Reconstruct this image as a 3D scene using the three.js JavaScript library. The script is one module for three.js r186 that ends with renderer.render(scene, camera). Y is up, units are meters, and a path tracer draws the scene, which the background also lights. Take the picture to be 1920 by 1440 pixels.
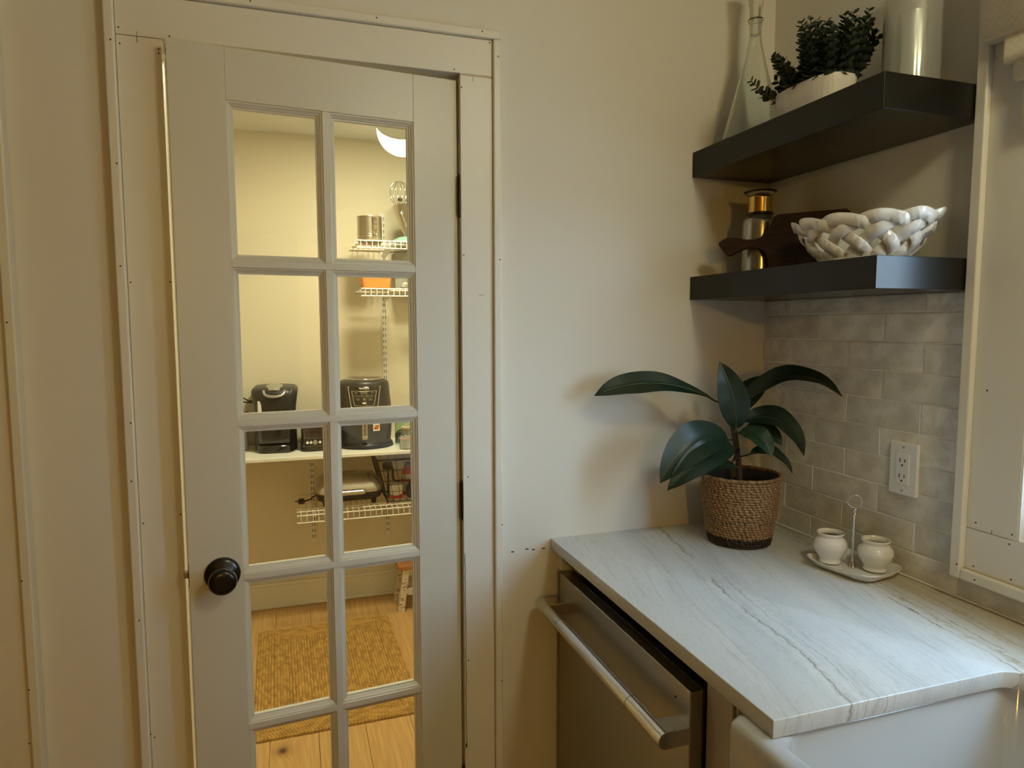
import * as THREE from 'three';
import { RoundedBoxGeometry } from 'three/addons/geometries/RoundedBoxGeometry.js';
import { mergeGeometries, mergeVertices, toCreasedNormals } from 'three/addons/utils/BufferGeometryUtils.js';
import { RectAreaLightUniformsLib } from 'three/addons/lights/RectAreaLightUniformsLib.js';
import { createNoise2D, createNoise3D } from 'simplex-noise';

// ------------------------------------------------------------------ camera, sky, lights, exposure
const scene = new THREE.Scene();
const camera = new THREE.PerspectiveCamera(58.97, 4 / 3, 0.05, 60);
camera.position.set(0, 1.464, 1.6015);
camera.rotation.set(-0.08729, -0.31424, -0.0019, 'YXZ');
scene.add(camera);

const renderer = new THREE.WebGLRenderer({ antialias: true });
renderer.toneMapping = THREE.LinearToneMapping;
renderer.toneMappingExposure = 1.0;
renderer.shadowMap.enabled = true;
RectAreaLightUniformsLib.init();

const SKY = { zenith: [5.6, 9.2, 14.5], horizon: [11.6, 15.6, 20.0], below: [3.5, 4.2, 4.6] };
const LAMP = { color: new THREE.Color().setRGB(1, 0.96, 0.62), power: 1.85, far: new THREE.Color().setRGB(1, 0.57, 0.10), globe: 4.5 };
const PANTRY = { color: new THREE.Color().setRGB(1, 0.92, 0.62), power: 212 };

{ // overcast sky, brighter towards the horizon, as an equirectangular picture
  const W = 64, H = 64, d = new Float32Array(W * H * 4);
  for (let j = 0; j < H; j++) {
    const el = ((j + 0.5) / H - 0.5) * Math.PI, s = Math.sin(el);
    for (let i = 0; i < W; i++) {
      const k = (j * W + i) * 4;
      const t = Math.min(1, Math.max(0, s)) ** 0.6, b = Math.min(1, Math.max(0, -s * 6));
      for (let c = 0; c < 3; c++) d[k + c] = s >= 0 ? SKY.horizon[c] + (SKY.zenith[c] - SKY.horizon[c]) * t : SKY.horizon[c] + (SKY.below[c] - SKY.horizon[c]) * b;
      d[k + 3] = 1;
    }
  }
  const t = new THREE.DataTexture(d, W, H, THREE.RGBAFormat, THREE.FloatType);
  t.mapping = THREE.EquirectangularReflectionMapping; t.magFilter = THREE.LinearFilter; t.colorSpace = THREE.LinearSRGBColorSpace; t.needsUpdate = true;
  scene.background = t;
}

// ------------------------------------------------------------------ helpers
function rng(seed) { let a = seed >>> 0; return () => { a = (a + 0x6d2b79f5) | 0; let t = Math.imul(a ^ (a >>> 15), 1 | a); t = (t + Math.imul(t ^ (t >>> 7), 61 | t)) ^ t; return ((t ^ (t >>> 14)) >>> 0) / 4294967296; }; }
const R = rng(20240611);
const N2 = createNoise2D(rng(7)), N3 = createNoise3D(rng(11));
const fbm = (x, y, o = 4) => { let a = 0.5, s = 0, n = 0; for (let i = 0; i < o; i++) { s += a * N2(x, y); n += a; x = x * 2.03 + 17; y = y * 2.03 - 9; a *= 0.5; } return s / n; };
const V = (x, y, z) => new THREE.Vector3(x, y, z);
const lerp = (a, b, t) => a + (b - a) * t, clamp = (x, a = 0, b = 1) => Math.min(b, Math.max(a, x));
const sstep = (a, b, x) => { const t = clamp((x - a) / (b - a)); return t * t * (3 - 2 * t); };
const taken = {};
function numbered(name) { const n = taken[name] = (taken[name] ?? -1) + 1; return n ? `${name}_${String(n).padStart(3, '0')}` : name; }
function thing(name, label, category, [x, y, z] = [0, 0, 0], turn = 0, group) {
  const o = new THREE.Group(); o.name = numbered(name); o.position.set(x, y, z); o.rotation.y = turn; scene.add(o);
  return tag(o, label, category, group);
}
function tag(o, label, category, group) { o.userData.label = label; o.userData.category = category; if (group) o.userData.group = group; return o; }
function part(name, geo, mat, parent, label) {
  const m = new THREE.Mesh(Array.isArray(geo) ? mergeGeometries(geo.map((g) => { const h = g.index ? g.toNonIndexed() : g; for (const k of Object.keys(h.attributes)) if (!['position', 'normal', 'uv', 'color'].includes(k)) h.deleteAttribute(k); return h; })) : geo, mat);
  m.name = parent ? name : numbered(name); m.castShadow = m.receiveShadow = true; (parent || scene).add(m);
  if (label) m.userData.label = label;
  return m;
}
function struct(name, geo, mat) { const m = part(name, geo, mat); m.userData.kind = 'structure'; return m; }
function structGroup(name) { const g = new THREE.Group(); g.name = numbered(name); g.userData.kind = 'structure'; scene.add(g); return g; }
function bx(x0, x1, y0, y1, z0, z1, r = 0, seg = 2) {
  const w = x1 - x0, h = y1 - y0, d = z1 - z0;
  const g = r > 0 ? new RoundedBoxGeometry(w, h, d, seg, Math.min(r, w / 2.01, h / 2.01, d / 2.01)) : new THREE.BoxGeometry(w, h, d);
  return g.translate((x0 + x1) / 2, (y0 + y1) / 2, (z0 + z1) / 2);
}
function uvBox(g, su = 1, sv = 1, ou = 0, ov = 0) { // uv in metres from the dominant direction of the face
  const p = g.attributes.position, n = g.attributes.normal, uv = new Float32Array(p.count * 2);
  for (let i = 0; i < p.count; i++) {
    const ax = Math.abs(n.getX(i)), ay = Math.abs(n.getY(i)), az = Math.abs(n.getZ(i));
    let u, v; if (ay >= ax && ay >= az) { u = p.getX(i); v = p.getZ(i); } else if (ax >= az) { u = p.getY(i); v = p.getZ(i); } else { u = p.getX(i); v = p.getY(i); }
    uv[2 * i] = u * su + ou; uv[2 * i + 1] = v * sv + ov;
  }
  g.setAttribute('uv', new THREE.BufferAttribute(uv, 2)); return g;
}
const lathe = (pts, seg = 48) => new THREE.LatheGeometry(pts.map(([r, y]) => new THREE.Vector2(r, y)), seg);
function smoothLathe(pts, seg = 48, n = 60) { const c = new THREE.SplineCurve(pts.map(([r, y]) => new THREE.Vector2(r, y))); return new THREE.LatheGeometry(c.getPoints(n).map((p) => { p.x = Math.max(p.x, 1e-5); return p; }), seg); }
function tube(pts, r, seg = 32, rad = 8, closed = false) { const c = pts.length === 2 ? new THREE.LineCurve3(pts[0], pts[1]) : new THREE.CatmullRomCurve3(pts, closed, 'centripetal'); return new THREE.TubeGeometry(c, seg, r, rad, closed); }
function rod(a, b, r, rad = 8) { const g = new THREE.CylinderGeometry(r, r, a.distanceTo(b), rad); g.applyQuaternion(new THREE.Quaternion().setFromUnitVectors(V(0, 1, 0), b.clone().sub(a).normalize())); return g.translate((a.x + b.x) / 2, (a.y + b.y) / 2, (a.z + b.z) / 2); }
function grid(nu, nv, fn, closeU = false) { // surface from fn(u, v) -> Vector3, u and v in 0..1
  const pos = [], uv = [], idx = [];
  for (let j = 0; j <= nv; j++) for (let i = 0; i <= nu; i++) { const p = fn(i / nu, j / nv); pos.push(p.x, p.y, p.z); uv.push(i / nu, j / nv); }
  for (let j = 0; j < nv; j++) for (let i = 0; i < nu; i++) { const a = j * (nu + 1) + i, b = a + 1, c = a + nu + 1, e = c + 1; idx.push(a, b, e, a, e, c); }
  const g = new THREE.BufferGeometry(); g.setAttribute('position', new THREE.Float32BufferAttribute(pos, 3)); g.setAttribute('uv', new THREE.Float32BufferAttribute(uv, 2)); g.setIndex(idx); g.computeVertexNormals();
  if (closeU) { const n = g.attributes.normal; for (let j = 0; j <= nv; j++) { const a = j * (nu + 1), b = a + nu; const x = n.getX(a) + n.getX(b), y = n.getY(a) + n.getY(b), z = n.getZ(a) + n.getZ(b), l = Math.hypot(x, y, z) || 1; n.setXYZ(a, x / l, y / l, z / l); n.setXYZ(b, x / l, y / l, z / l); } }
  return g;
}
function roundRect(x0, x1, z0, z1, r, n = 6) { // ring of [x, z], counter-clockwise seen from above
  const out = []; for (const [cx, cz, a0] of [[x1 - r, z1 - r, 0], [x0 + r, z1 - r, 1], [x0 + r, z0 + r, 2], [x1 - r, z0 + r, 3]]) for (let i = 0; i <= n; i++) { const a = (a0 + i / n) * Math.PI / 2; out.push([cx + r * Math.cos(a), cz + r * Math.sin(a)]); }
  return out;
}
function loft(rings, capStart = false, capEnd = false, crease = 0.6) { // rings: arrays of Vector3 with the same length
  const pos = [], n = rings[0].length, tri = (a, b, c) => pos.push(a.x, a.y, a.z, b.x, b.y, b.z, c.x, c.y, c.z);
  for (let k = 0; k + 1 < rings.length; k++) for (let i = 0; i < n; i++) { const j = (i + 1) % n, a = rings[k][i], b = rings[k][j], c = rings[k + 1][i], d = rings[k + 1][j]; tri(a, c, b); tri(b, c, d); }
  const cap = (ring, flip) => { const m = ring.reduce((s, p) => s.add(p), V(0, 0, 0)).multiplyScalar(1 / n); for (let i = 0; i < n; i++) { const a = ring[i], b = ring[(i + 1) % n]; flip ? tri(m, b, a) : tri(m, a, b); } };
  if (capStart) cap(rings[0], false); if (capEnd) cap(rings[rings.length - 1], true);
  const g = new THREE.BufferGeometry(); g.setAttribute('position', new THREE.Float32BufferAttribute(pos, 3)); g.computeVertexNormals();
  const c = toCreasedNormals(g, crease); return uvBox(c);
}
const ring3 = (rr, y) => rr.map(([x, z]) => V(x, y, z));
function shapeOf(pts) { const s = new THREE.Shape(); pts.forEach(([x, y], i) => (i ? s.lineTo(x, y) : s.moveTo(x, y))); s.closePath(); return s; }
function extrude(shape, depth, bevel = 0, seg = 2, curve = 12) { return new THREE.ExtrudeGeometry(shape, { depth, bevelEnabled: bevel > 0, bevelThickness: bevel, bevelSize: bevel, bevelOffset: -bevel, bevelSegments: seg, curveSegments: curve }); }

function swapAxes(g, rows) { // a mirroring change of axes with the faces turned round again
  let h = g.index ? g.toNonIndexed() : g; h.deleteAttribute('uv'); h.deleteAttribute('normal'); h.applyMatrix4(new THREE.Matrix4().set(...rows));
  const a = h.attributes.position.array; for (let i = 0; i < a.length; i += 9) for (let c = 0; c < 3; c++) { const t = a[i + 3 + c]; a[i + 3 + c] = a[i + 6 + c]; a[i + 6 + c] = t; }
  h.computeVertexNormals(); return uvBox(toCreasedNormals(h, 0.5));
}

// ------------------------------------------------------------------ textures and materials
function tex(w, h, fn, srgb = true) {
  const d = new Uint8Array(w * h * 4);
  for (let j = 0; j < h; j++) for (let i = 0; i < w; i++) { const c = fn((i + 0.5) / w, (j + 0.5) / h, i, j), k = (j * w + i) * 4; d[k] = clamp(c[0], 0, 255); d[k + 1] = clamp(c[1], 0, 255); d[k + 2] = clamp(c[2], 0, 255); d[k + 3] = 255; }
  const t = new THREE.DataTexture(d, w, h); t.wrapS = t.wrapT = THREE.RepeatWrapping; t.magFilter = THREE.LinearFilter; t.colorSpace = srgb ? THREE.SRGBColorSpace : THREE.NoColorSpace; t.needsUpdate = true; return t;
}
function canvasTex(w, h, draw) { const c = document.createElement('canvas'); c.width = w; c.height = h; draw(c.getContext('2d'), w, h); const t = new THREE.CanvasTexture(c); t.colorSpace = THREE.SRGBColorSpace; return t; }
const lin = (r, g, b) => new THREE.Color().setRGB(r, g, b);
const std = (color, roughness = 0.5, o = {}) => new THREE.MeshStandardMaterial({ color, roughness, ...o });
const phy = (color, roughness = 0.5, o = {}) => new THREE.MeshPhysicalMaterial({ color, roughness, ...o });
const mixc = (a, b, t) => a.map((x, i) => lerp(x, b[i], t));

const T = {};
T.marble = tex(1024, 2048, (u, v) => { // 0.65 m across, 1.3 m along the counter, streaks running along it
  const x = u * 0.65, z = v * 1.3, w = 0.016 * fbm(x * 3, z * 1.6, 2) + 0.0035 * fbm(x * 14, z * 11, 2);
  const s = x + 0.2 * z + w;
  let c = [234, 231, 223];
  const cloud = fbm(s * 7, z * 1.1, 4); c = mixc(c, [214, 214, 211], clamp(0.45 + 0.9 * cloud) * 0.8);
  const streak = fbm(s * 75, z * 5, 5); c = mixc(c, [190, 188, 182], sstep(0.0, 0.8, streak) * 0.5 * sstep(-0.4, 0.5, fbm(s * 6 + 4, z * 2, 2)));
  const fleck = fbm(s * 190, z * 26, 3); c = mixc(c, [182, 178, 168], sstep(0.2, 0.8, fleck) * 0.4);
  const vein = (at, wd, k, col, fray = 0.004) => { const d = Math.abs(s - at + fray * fbm(x * 50 + at * 40, z * 34, 4)); const on = sstep(-0.75, 0.25, fbm(z * 5 + at * 30, x * 6, 3)); c = mixc(c, col, clamp(1 - d / wd) ** 1.5 * k * on); };
  vein(0.315, 0.0024, 0.7, [118, 108, 90]); vein(0.318, 0.010, 0.30, [160, 154, 142], 0.010); vein(0.345, 0.0022, 0.5, [146, 138, 122]); vein(0.365, 0.016, 0.32, [176, 172, 164], 0.012); vein(0.38, 0.0022, 0.5, [150, 144, 132]); vein(0.29, 0.014, 0.25, [178, 172, 162], 0.01);
  vein(0.22, 0.005, 0.3, [182, 170, 150]); vein(0.20, 0.003, 0.25, [172, 160, 140]); vein(0.45, 0.003, 0.3, [164, 160, 150]); vein(0.52, 0.004, 0.3, [168, 162, 152]);
  vein(0.635, 0.0028, 0.8, [122, 98, 66]); vein(0.655, 0.012, 0.6, [160, 130, 90], 0.012); vein(0.672, 0.0026, 0.75, [124, 98, 66]); vein(0.70, 0.003, 0.7, [128, 102, 70]); vein(0.715, 0.014, 0.6, [164, 136, 98], 0.012); vein(0.74, 0.003, 0.6, [128, 104, 72]);
  c = mixc(c, [206, 184, 146], sstep(0.60, 0.72, s) * 0.55);
  const f = 2.5 * N2(x * 900, z * 900); return c.map((q) => q + f);
});
T.oak = [0, 1, 2].map((k) => tex(256, 1024, (u, v) => {
  const x = u * 0.165, y = v * 1.6; let ky = 9, kd = 9;
  if (k === 0) { const dx = (u - 0.26) * 0.165, dy = (v - 0.5) * 1.6 * 0.8; kd = Math.hypot(dx, dy); }
  const bend = k === 0 ? 0.03 * Math.exp(-((kd / 0.05) ** 2)) : 0;
  const g = fbm((x + bend) * 60 + k * 31, y * 2.2 + k * 7, 4), f = N2((x + bend) * 700, y * 12 + k * 9), cat = Math.sin(60 * (x + 0.03 * fbm(x * 8, y * 1.3 + k * 5, 2)) * 6.28 * 0.55);
  let c = [216, 176, 114]; c = mixc(c, [184, 138, 80], clamp(0.5 + g * 0.8) * 0.6); c = mixc(c, [160, 120, 74], clamp(f) * 0.3); c = mixc(c, [178, 138, 88], clamp(cat) * 0.25);
  if (k === 0) { c = mixc(c, [120, 80, 42], Math.exp(-((kd / 0.028) ** 2)) * 0.6); c = mixc(c, [60, 44, 30], Math.exp(-((kd / 0.011) ** 2)) * 0.95); }
  return c;
}));
T.walnut = tex(512, 256, (u, v) => { const g = fbm(u * 3, v * 22 + 0.8 * fbm(u * 3, v * 4, 2), 4), f = N2(u * 30, v * 260); return mixc(mixc([66, 38, 24], [36, 20, 13], clamp(0.5 + g)), [24, 13, 8], clamp(f) * 0.5); });
T.tile = tex(512, 256, (u, v) => { const a = fbm(u * 4 + 3, v * 2.2, 4), b = fbm(u * 18, v * 5 + 9, 3); return mixc(mixc([222, 220, 212], [196, 192, 182], clamp(0.5 + a * 0.9)), [186, 180, 168], sstep(0.2, 0.8, b) * 0.5); });
T.tileBump = tex(512, 256, (u, v) => { const a = 128 + 90 * fbm(u * 3.1, v * 2, 3) + 14 * fbm(u * 14, v * 7, 2); return [a, a, a]; }, false);
T.distress = tex(256, 512, (u, v) => { const a = fbm(u * 6, v * 18, 4), b = N2(u * 40, v * 90); return mixc([218, 208, 184], [120, 92, 60], sstep(0.28, 0.5, a + 0.25 * b)); });
T.fabric = tex(256, 256, (u, v, i, j) => { const a = ((i >> 1) + (j >> 1)) % 2 ? 6 : 0, n = 8 * fbm(u * 20, v * 20, 3); return [232 + a + n, 222 + a + n, 198 + a + n]; });
T.silver = tex(256, 256, (u, v) => { const a = clamp(0.5 + 0.9 * fbm(u * 6, v * 5, 4)), s = sstep(0.35, 0.6, fbm(u * 22, v * 20 + 4, 3)); return mixc(mixc([196, 194, 184], [150, 150, 142], a), [92, 90, 80], s * 0.6); });

const M = {
  wall: std(lin(0.73, 0.70, 0.62), 0.75), ceiling: std(lin(0.76, 0.74, 0.69), 0.85), wallDeep: std(lin(0.20, 0.16, 0.11), 0.8), pantryWall: std(lin(0.72, 0.655, 0.50), 0.7),
  trim: phy(lin(0.75, 0.72, 0.63), 0.38), door: phy(lin(0.63, 0.60, 0.50), 0.35), caulk: std(lin(0.55, 0.46, 0.32), 0.7),
  hole: std(lin(0.03, 0.025, 0.02), 0.9), gap: std(lin(0.05, 0.04, 0.03), 0.9), pencil: std(lin(0.16, 0.15, 0.14), 0.8),
  glass: phy(lin(0.97, 0.985, 0.97), 0.0, { transmission: 1, thickness: 0, ior: 1.5 }),
  bottleGlass: phy(lin(0.97, 0.99, 0.97), 0.02, { transmission: 1, thickness: 0.004, ior: 1.48 }),
  greenGlass: phy(lin(0.72, 0.86, 0.70), 0.03, { transmission: 1, thickness: 0.004, ior: 1.48 }),
  bronze: phy(lin(0.010, 0.008, 0.007), 0.28, { metalness: 0.35, clearcoat: 0.4, clearcoatRoughness: 0.2 }),
  espresso: phy(lin(0.009, 0.008, 0.006), 0.26, { specularIntensity: 0.6 }),
  steel: phy(lin(0.36, 0.34, 0.30), 0.30, { metalness: 1, anisotropy: 0.6 }), steelPolished: phy(lin(0.62, 0.60, 0.56), 0.16, { metalness: 1 }), tin: phy(lin(0.56, 0.50, 0.40), 0.3, { metalness: 1 }),
  pressSteel: phy(lin(0.60, 0.58, 0.54), 0.24, { metalness: 1 }), chrome: phy(lin(0.75, 0.74, 0.72), 0.07, { metalness: 1 }), brass: phy(lin(0.72, 0.47, 0.13), 0.16, { metalness: 1 }),
  black: phy(lin(0.012, 0.012, 0.012), 0.35), blackGloss: phy(lin(0.010, 0.010, 0.011), 0.12, { clearcoat: 0.6, clearcoatRoughness: 0.06 }), charcoal: phy(lin(0.030, 0.030, 0.030), 0.4), rubber: std(lin(0.008, 0.008, 0.008), 0.6),
  marble: phy(lin(0.80, 0.83, 0.86), 0.24, { map: T.marble, clearcoat: 0.15, clearcoatRoughness: 0.2 }),
  ceramic: phy(lin(0.78, 0.77, 0.73), 0.10, { clearcoat: 0.6, clearcoatRoughness: 0.04 }), fireclay: phy(lin(0.47, 0.49, 0.50), 0.12, { clearcoat: 0.7, clearcoatRoughness: 0.05 }),
  planter: phy(lin(0.74, 0.71, 0.66), 0.45), plastic: phy(lin(0.78, 0.78, 0.77), 0.3), grout: std(lin(0.80, 0.78, 0.72), 0.9),
  cabinet: phy(lin(0.66, 0.61, 0.50), 0.4), shelfWhite: phy(lin(0.82, 0.79, 0.70), 0.35), wire: phy(lin(0.84, 0.81, 0.72), 0.35), standard: phy(lin(0.72, 0.70, 0.63), 0.4),
  leaf: phy(lin(0.009, 0.024, 0.013), 0.38), leafYoung: phy(lin(0.014, 0.040, 0.018), 0.42), rib: std(lin(0.07, 0.11, 0.03), 0.5), stem: std(lin(0.045, 0.03, 0.018), 0.7), soil: std(lin(0.012, 0.009, 0.006), 0.95),
  woven: std(0xffffff, 0.85, { vertexColors: true }), sage: std(lin(0.045, 0.068, 0.048), 0.55), sageLight: std(lin(0.085, 0.115, 0.080), 0.55), hazeGlass: phy(lin(0.96, 0.97, 0.95), 0.10, { transmission: 0.86, thickness: 0.004, ior: 1.48 }),
  walnut: phy(0xffffff, 0.45, { map: T.walnut }), fabric: std(0xffffff, 0.95, { map: T.fabric }),
  orange: phy(lin(0.74, 0.27, 0.06), 0.4), teal: phy(lin(0.25, 0.46, 0.42), 0.2, { clearcoat: 0.5 }), powder: std(lin(0.8, 0.76, 0.68), 0.9), cork: std(lin(0.55, 0.42, 0.28), 0.8),
  red: phy(lin(0.45, 0.05, 0.02), 0.45), blue: phy(lin(0.03, 0.045, 0.16), 0.4), paper: std(lin(0.75, 0.70, 0.58), 0.8), brownDark: phy(lin(0.03, 0.016, 0.010), 0.5), greyBox: std(lin(0.42, 0.40, 0.35), 0.8),
  distress: std(0xffffff, 0.8, { map: T.distress }), seatWood: phy(lin(0.42, 0.17, 0.05), 0.5), sashWood: phy(lin(0.30, 0.18, 0.09), 0.5),
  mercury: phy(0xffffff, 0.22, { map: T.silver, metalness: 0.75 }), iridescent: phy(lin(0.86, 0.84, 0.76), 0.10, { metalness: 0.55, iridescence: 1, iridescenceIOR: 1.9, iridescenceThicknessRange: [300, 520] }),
  silverPlastic: phy(lin(0.48, 0.46, 0.42), 0.3, { metalness: 0.7 }),
  siding: std(lin(0.24, 0.15, 0.085), 0.8), gravel: std(lin(0.50, 0.48, 0.45), 0.95), subfloor: std(lin(0.22, 0.13, 0.06), 0.6),
};
M.oak = T.oak.map((t) => phy(0xffffff, 0.42, { map: t }));
M.tile = [[1.06, 1.05, 1.02], [1.14, 1.13, 1.10], [0.99, 0.97, 0.94], [1.09, 1.07, 1.03], [0.94, 0.92, 0.88]].map((c) => phy(lin(...c), 0.16, { map: T.tile, bumpMap: T.tileBump, bumpScale: 0.0012, clearcoat: 0.5, clearcoatRoughness: 0.08 }));

// ------------------------------------------------------------------ room shell
const XR = 1.272, CEIL = 2.44, PZ = -2.04, PCEIL = 2.41;
{
  const s = shapeOf([[-3.2, 0], [-0.246, 0], [-0.246, 2.056], [0.402, 2.056], [0.402, 0], [1.357, 0], [1.357, CEIL + 0.1], [-3.2, CEIL + 0.1]]);
  struct('wall_back', extrude(s, 0.12).translate(0, 0, -0.12), M.wall);
  const w = shapeOf([[-0.12, 0], [6.2, 0], [6.2, CEIL + 0.1], [-0.12, CEIL + 0.1]]);
  w.holes.push(shapeOf([[0.72, 1.052], [0.72, 2.06], [1.40, 2.06], [1.40, 1.052]]));
  struct('wall_right', swapAxes(extrude(w, 0.085), [0, 0, 1, XR, 0, 1, 0, 0, 1, 0, 0, 0, 0, 0, 0, 1]), M.wall);
  struct('wall_left', bx(-3.3, -3.2, 0, CEIL + 0.1, 0, 6.2), M.wallDeep);
  struct('wall_front', bx(-3.3, 1.357, 0, CEIL + 0.1, 6.2, 6.3), M.wallDeep);
  struct('ceiling', bx(-3.3, 1.357, CEIL, CEIL + 0.1, -0.12, 6.3), M.ceiling);
  struct('wall_pantry_back', bx(-1.2, 1.2, 0, PCEIL + 0.1, PZ - 0.1, PZ), M.pantryWall);
  struct('wall_pantry_left', bx(-1.2, -1.1, 0, PCEIL + 0.1, PZ, -0.12), M.pantryWall);
  struct('wall_pantry_right', bx(1.1, 1.2, 0, PCEIL + 0.1, PZ, -0.12), M.pantryWall);
  struct('ceiling_pantry', bx(-1.2, 1.2, PCEIL, PCEIL + 0.13, PZ - 0.1, -0.12), M.ceiling);
  const floor = structGroup('floor');
  part('subfloor', bx(-3.3, 1.357, -0.1, -0.02, PZ - 0.1, 6.3), M.subfloor, floor);
  part('kitchen_floor', bx(-3.2, XR, -0.02, -0.001, 0.05, 6.2), M.subfloor, floor);
  const W = 0.165; let col = 0;
  for (let x = -1.1; x < 1.1 - 0.01; x += W, col++) {
    let z = PZ - 0.3 - R() * 1.0;
    if (col === 6) z = -2.30;
    while (z < 0.04) {
      const L = col === 6 ? (z < -2 ? 0.74 : 1.63) : 1.0 + R() * 0.8, k = col === 6 ? (z > -2 ? 0 : 1) : (R() * 3) | 0;
      const z0 = Math.max(z, PZ), z1 = Math.min(z + L, 0.05);
      if (z1 - z0 > 0.02) {
        const g = bx(x + 0.0006, Math.min(x + W, 1.1) - 0.0006, -0.018, 0, z0 + 0.0006, z1 - 0.0006, 0.001, 1), p = g.attributes.position, uv = g.attributes.uv, off = R(), kk = k === 0 && col !== 6 ? 2 : k;
        for (let i = 0; i < p.count; i++) uv.setXY(i, (p.getX(i) - x) / W, (p.getZ(i) - z) / 1.6 + (col === 6 ? 0 : off));
        part('plank', g, M.oak[kk], floor);
      }
      z += L;
    }
  }
  const bb = structGroup('baseboard_pantry');
  part('board', bx(-1.1, 1.1, 0, 0.118, PZ, PZ + 0.014, 0.002), M.trim, bb);
  part('cap', bx(-1.1, 1.1, 0.116, 0.132, PZ, PZ + 0.018, 0.004), M.trim, bb);
  part('shoe_moulding', bx(-1.1, 1.1, 0, 0.016, PZ + 0.012, PZ + 0.024, 0.005), M.trim, bb);
  for (const x of [-0.02, 0.38]) part('nail_hole', new THREE.CylinderGeometry(0.002, 0.002, 0.001, 8).rotateX(Math.PI / 2).translate(x, 0.085, PZ + 0.0142), M.hole, bb);
}

// door casing: flat boards with a proud back band, nail holes and joints left open
function nail(parent, x, y, z, axis = 'z') { const g = new THREE.CylinderGeometry(0.0017, 0.0017, 0.0012, 8); axis === 'z' ? g.rotateX(Math.PI / 2) : g.rotateZ(Math.PI / 2); part('nail_hole', g.translate(x, y, z), M.hole, parent); }
{
  const F = 0.018, B = 0.028;
  const tL = structGroup('trim_1'); part('casing_board', bx(-0.315, -0.2325, 0, 2.0425, 0, F, 0.0015), M.trim, tL);
  const tR = structGroup('trim_2'); part('casing_board', bx(0.3895, 0.467, 0, 2.0395, 0, F, 0.0015), M.trim, tR);
  const tH = structGroup('trim_3'); part('casing_board', bx(-0.315, 0.467, 2.0435, 2.125, 0, F, 0.0015), M.trim, tH);
  const bL = struct('trim_4', bx(-0.335, -0.3155, 0, 2.1255, 0, B, 0.004), M.trim);
  const bR = struct('trim_5', bx(0.4675, 0.487, 0, 2.1255, 0, B, 0.004), M.trim);
  const bH = struct('trim_6', bx(-0.335, 0.487, 2.1257, 2.1455, 0, B, 0.004), M.trim);
  part('joint_caulk', bx(0.3895, 0.467, 2.0395, 2.0435, 0, F - 0.0015), M.caulk, tR);
  for (const [x, y] of [[-0.322, 2.027], [-0.325, 1.584], [-0.322, 1.788], [-0.325, 1.139], [-0.321, 1.262], [-0.324, 0.838]]) nail(bL, x, y, B);
  for (const [x, y] of [[-0.308, 2.025], [-0.238, 2.022], [-0.238, 2.014], [-0.31, 1.552], [-0.236, 1.554], [-0.309, 1.045], [-0.2365, 1.058], [-0.315, 0.576], [-0.308, 0.567]]) nail(tL, x, y, F);
  for (const [x, y] of [[-0.309, 2.056], [-0.217, 2.05], [0.376, 2.05], [0.461, 2.119]]) nail(tH, x, y, F);
  for (const [x, y] of [[0.393, 2.012], [0.395, 1.628], [0.402, 1.094], [0.399, 0.629]]) nail(tR, x, y, F);
  for (const [x, y] of [[0.479, 2.087], [0.482, 1.619], [0.485, 0.97], [0.483, 0.566]]) nail(bR, x, y, B);
  for (const [x, y] of [[0.441, 2.138], [-0.06, 2.136], [0.2, 2.137]]) nail(bH, x, y, B);
  // pencil tick over the left joint and worn paint beside the hinges
  part('pencil_mark', bx(-0.2775, -0.2762, 2.03, 2.0423, F, F + 0.0004), M.pencil, tL); part('pencil_mark', bx(-0.2768, -0.2757, 2.044, 2.052, F, F + 0.0004), M.pencil, tH);
  part('pencil_mark', bx(0.430, 0.444, 1.5345, 1.5355, F, F + 0.0004), M.pencil, tR); part('pencil_mark', bx(0.4195, 0.4205, 2.028, 2.0385, F, F + 0.0004), M.pencil, tR);
  { const pts = []; for (let i = 0; i <= 24; i++) { const y = 0.40 + i * 0.021; pts.push(V(0.3925 + 0.0012 * N2(i * 0.4, 2), y, F)); } part('paint_crack', tube(pts, 0.0008, 60, 5), M.gap, tR); part('paint_crack', bx(0.3905, 0.3945, 0.402, 0.412, F, F + 0.0005), M.gap, tR); }
  // jambs and stops
  struct('trim_7', [bx(-0.246, -0.2345, 0, 2.045, -0.12, 0, 0.001), bx(-0.2345, -0.2235, 0, 2.045, -0.052, -0.0385, 0.001)], M.trim);
  struct('trim_8', [bx(0.3905, 0.402, 0, 2.045, -0.12, 0, 0.001), bx(0.3795, 0.3905, 0, 2.045, -0.052, -0.0385, 0.001)], M.trim);
  struct('trim_9', [bx(-0.246, 0.402, 2.0445, 2.056, -0.12, 0, 0.001), bx(-0.2345, 0.3905, 2.0335, 2.0445, -0.052, -0.0385, 0.001)], M.trim);
  // casing of the opening further left, only its right-hand edge in view
  const t10 = structGroup('trim_10'); part('casing_board', bx(-0.62, -0.5345, 0, 2.0425, 0, F, 0.0015), M.trim, t10);
  const t11 = struct('trim_11', bx(-0.534, -0.5145, 0, 2.1455, 0, B, 0.004), M.trim);
  for (const [x, y] of [[-0.527, 1.47], [-0.531, 0.95], [-0.531, 0.72]]) nail(t11, x, y, B);
  nail(t10, -0.54, 0.60, F);
  const wb = scene.getObjectByName('wall_back'); for (const [x, y] of [[0.521, 0.888], [0.577, 0.888], [0.560, 0.891], [0.605, 0.888]]) part('screw_hole', bx(x - 0.004, x + 0.004, y - 0.0015, y + 0.0015, 0, 0.0005), M.hole, wb);
}

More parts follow.
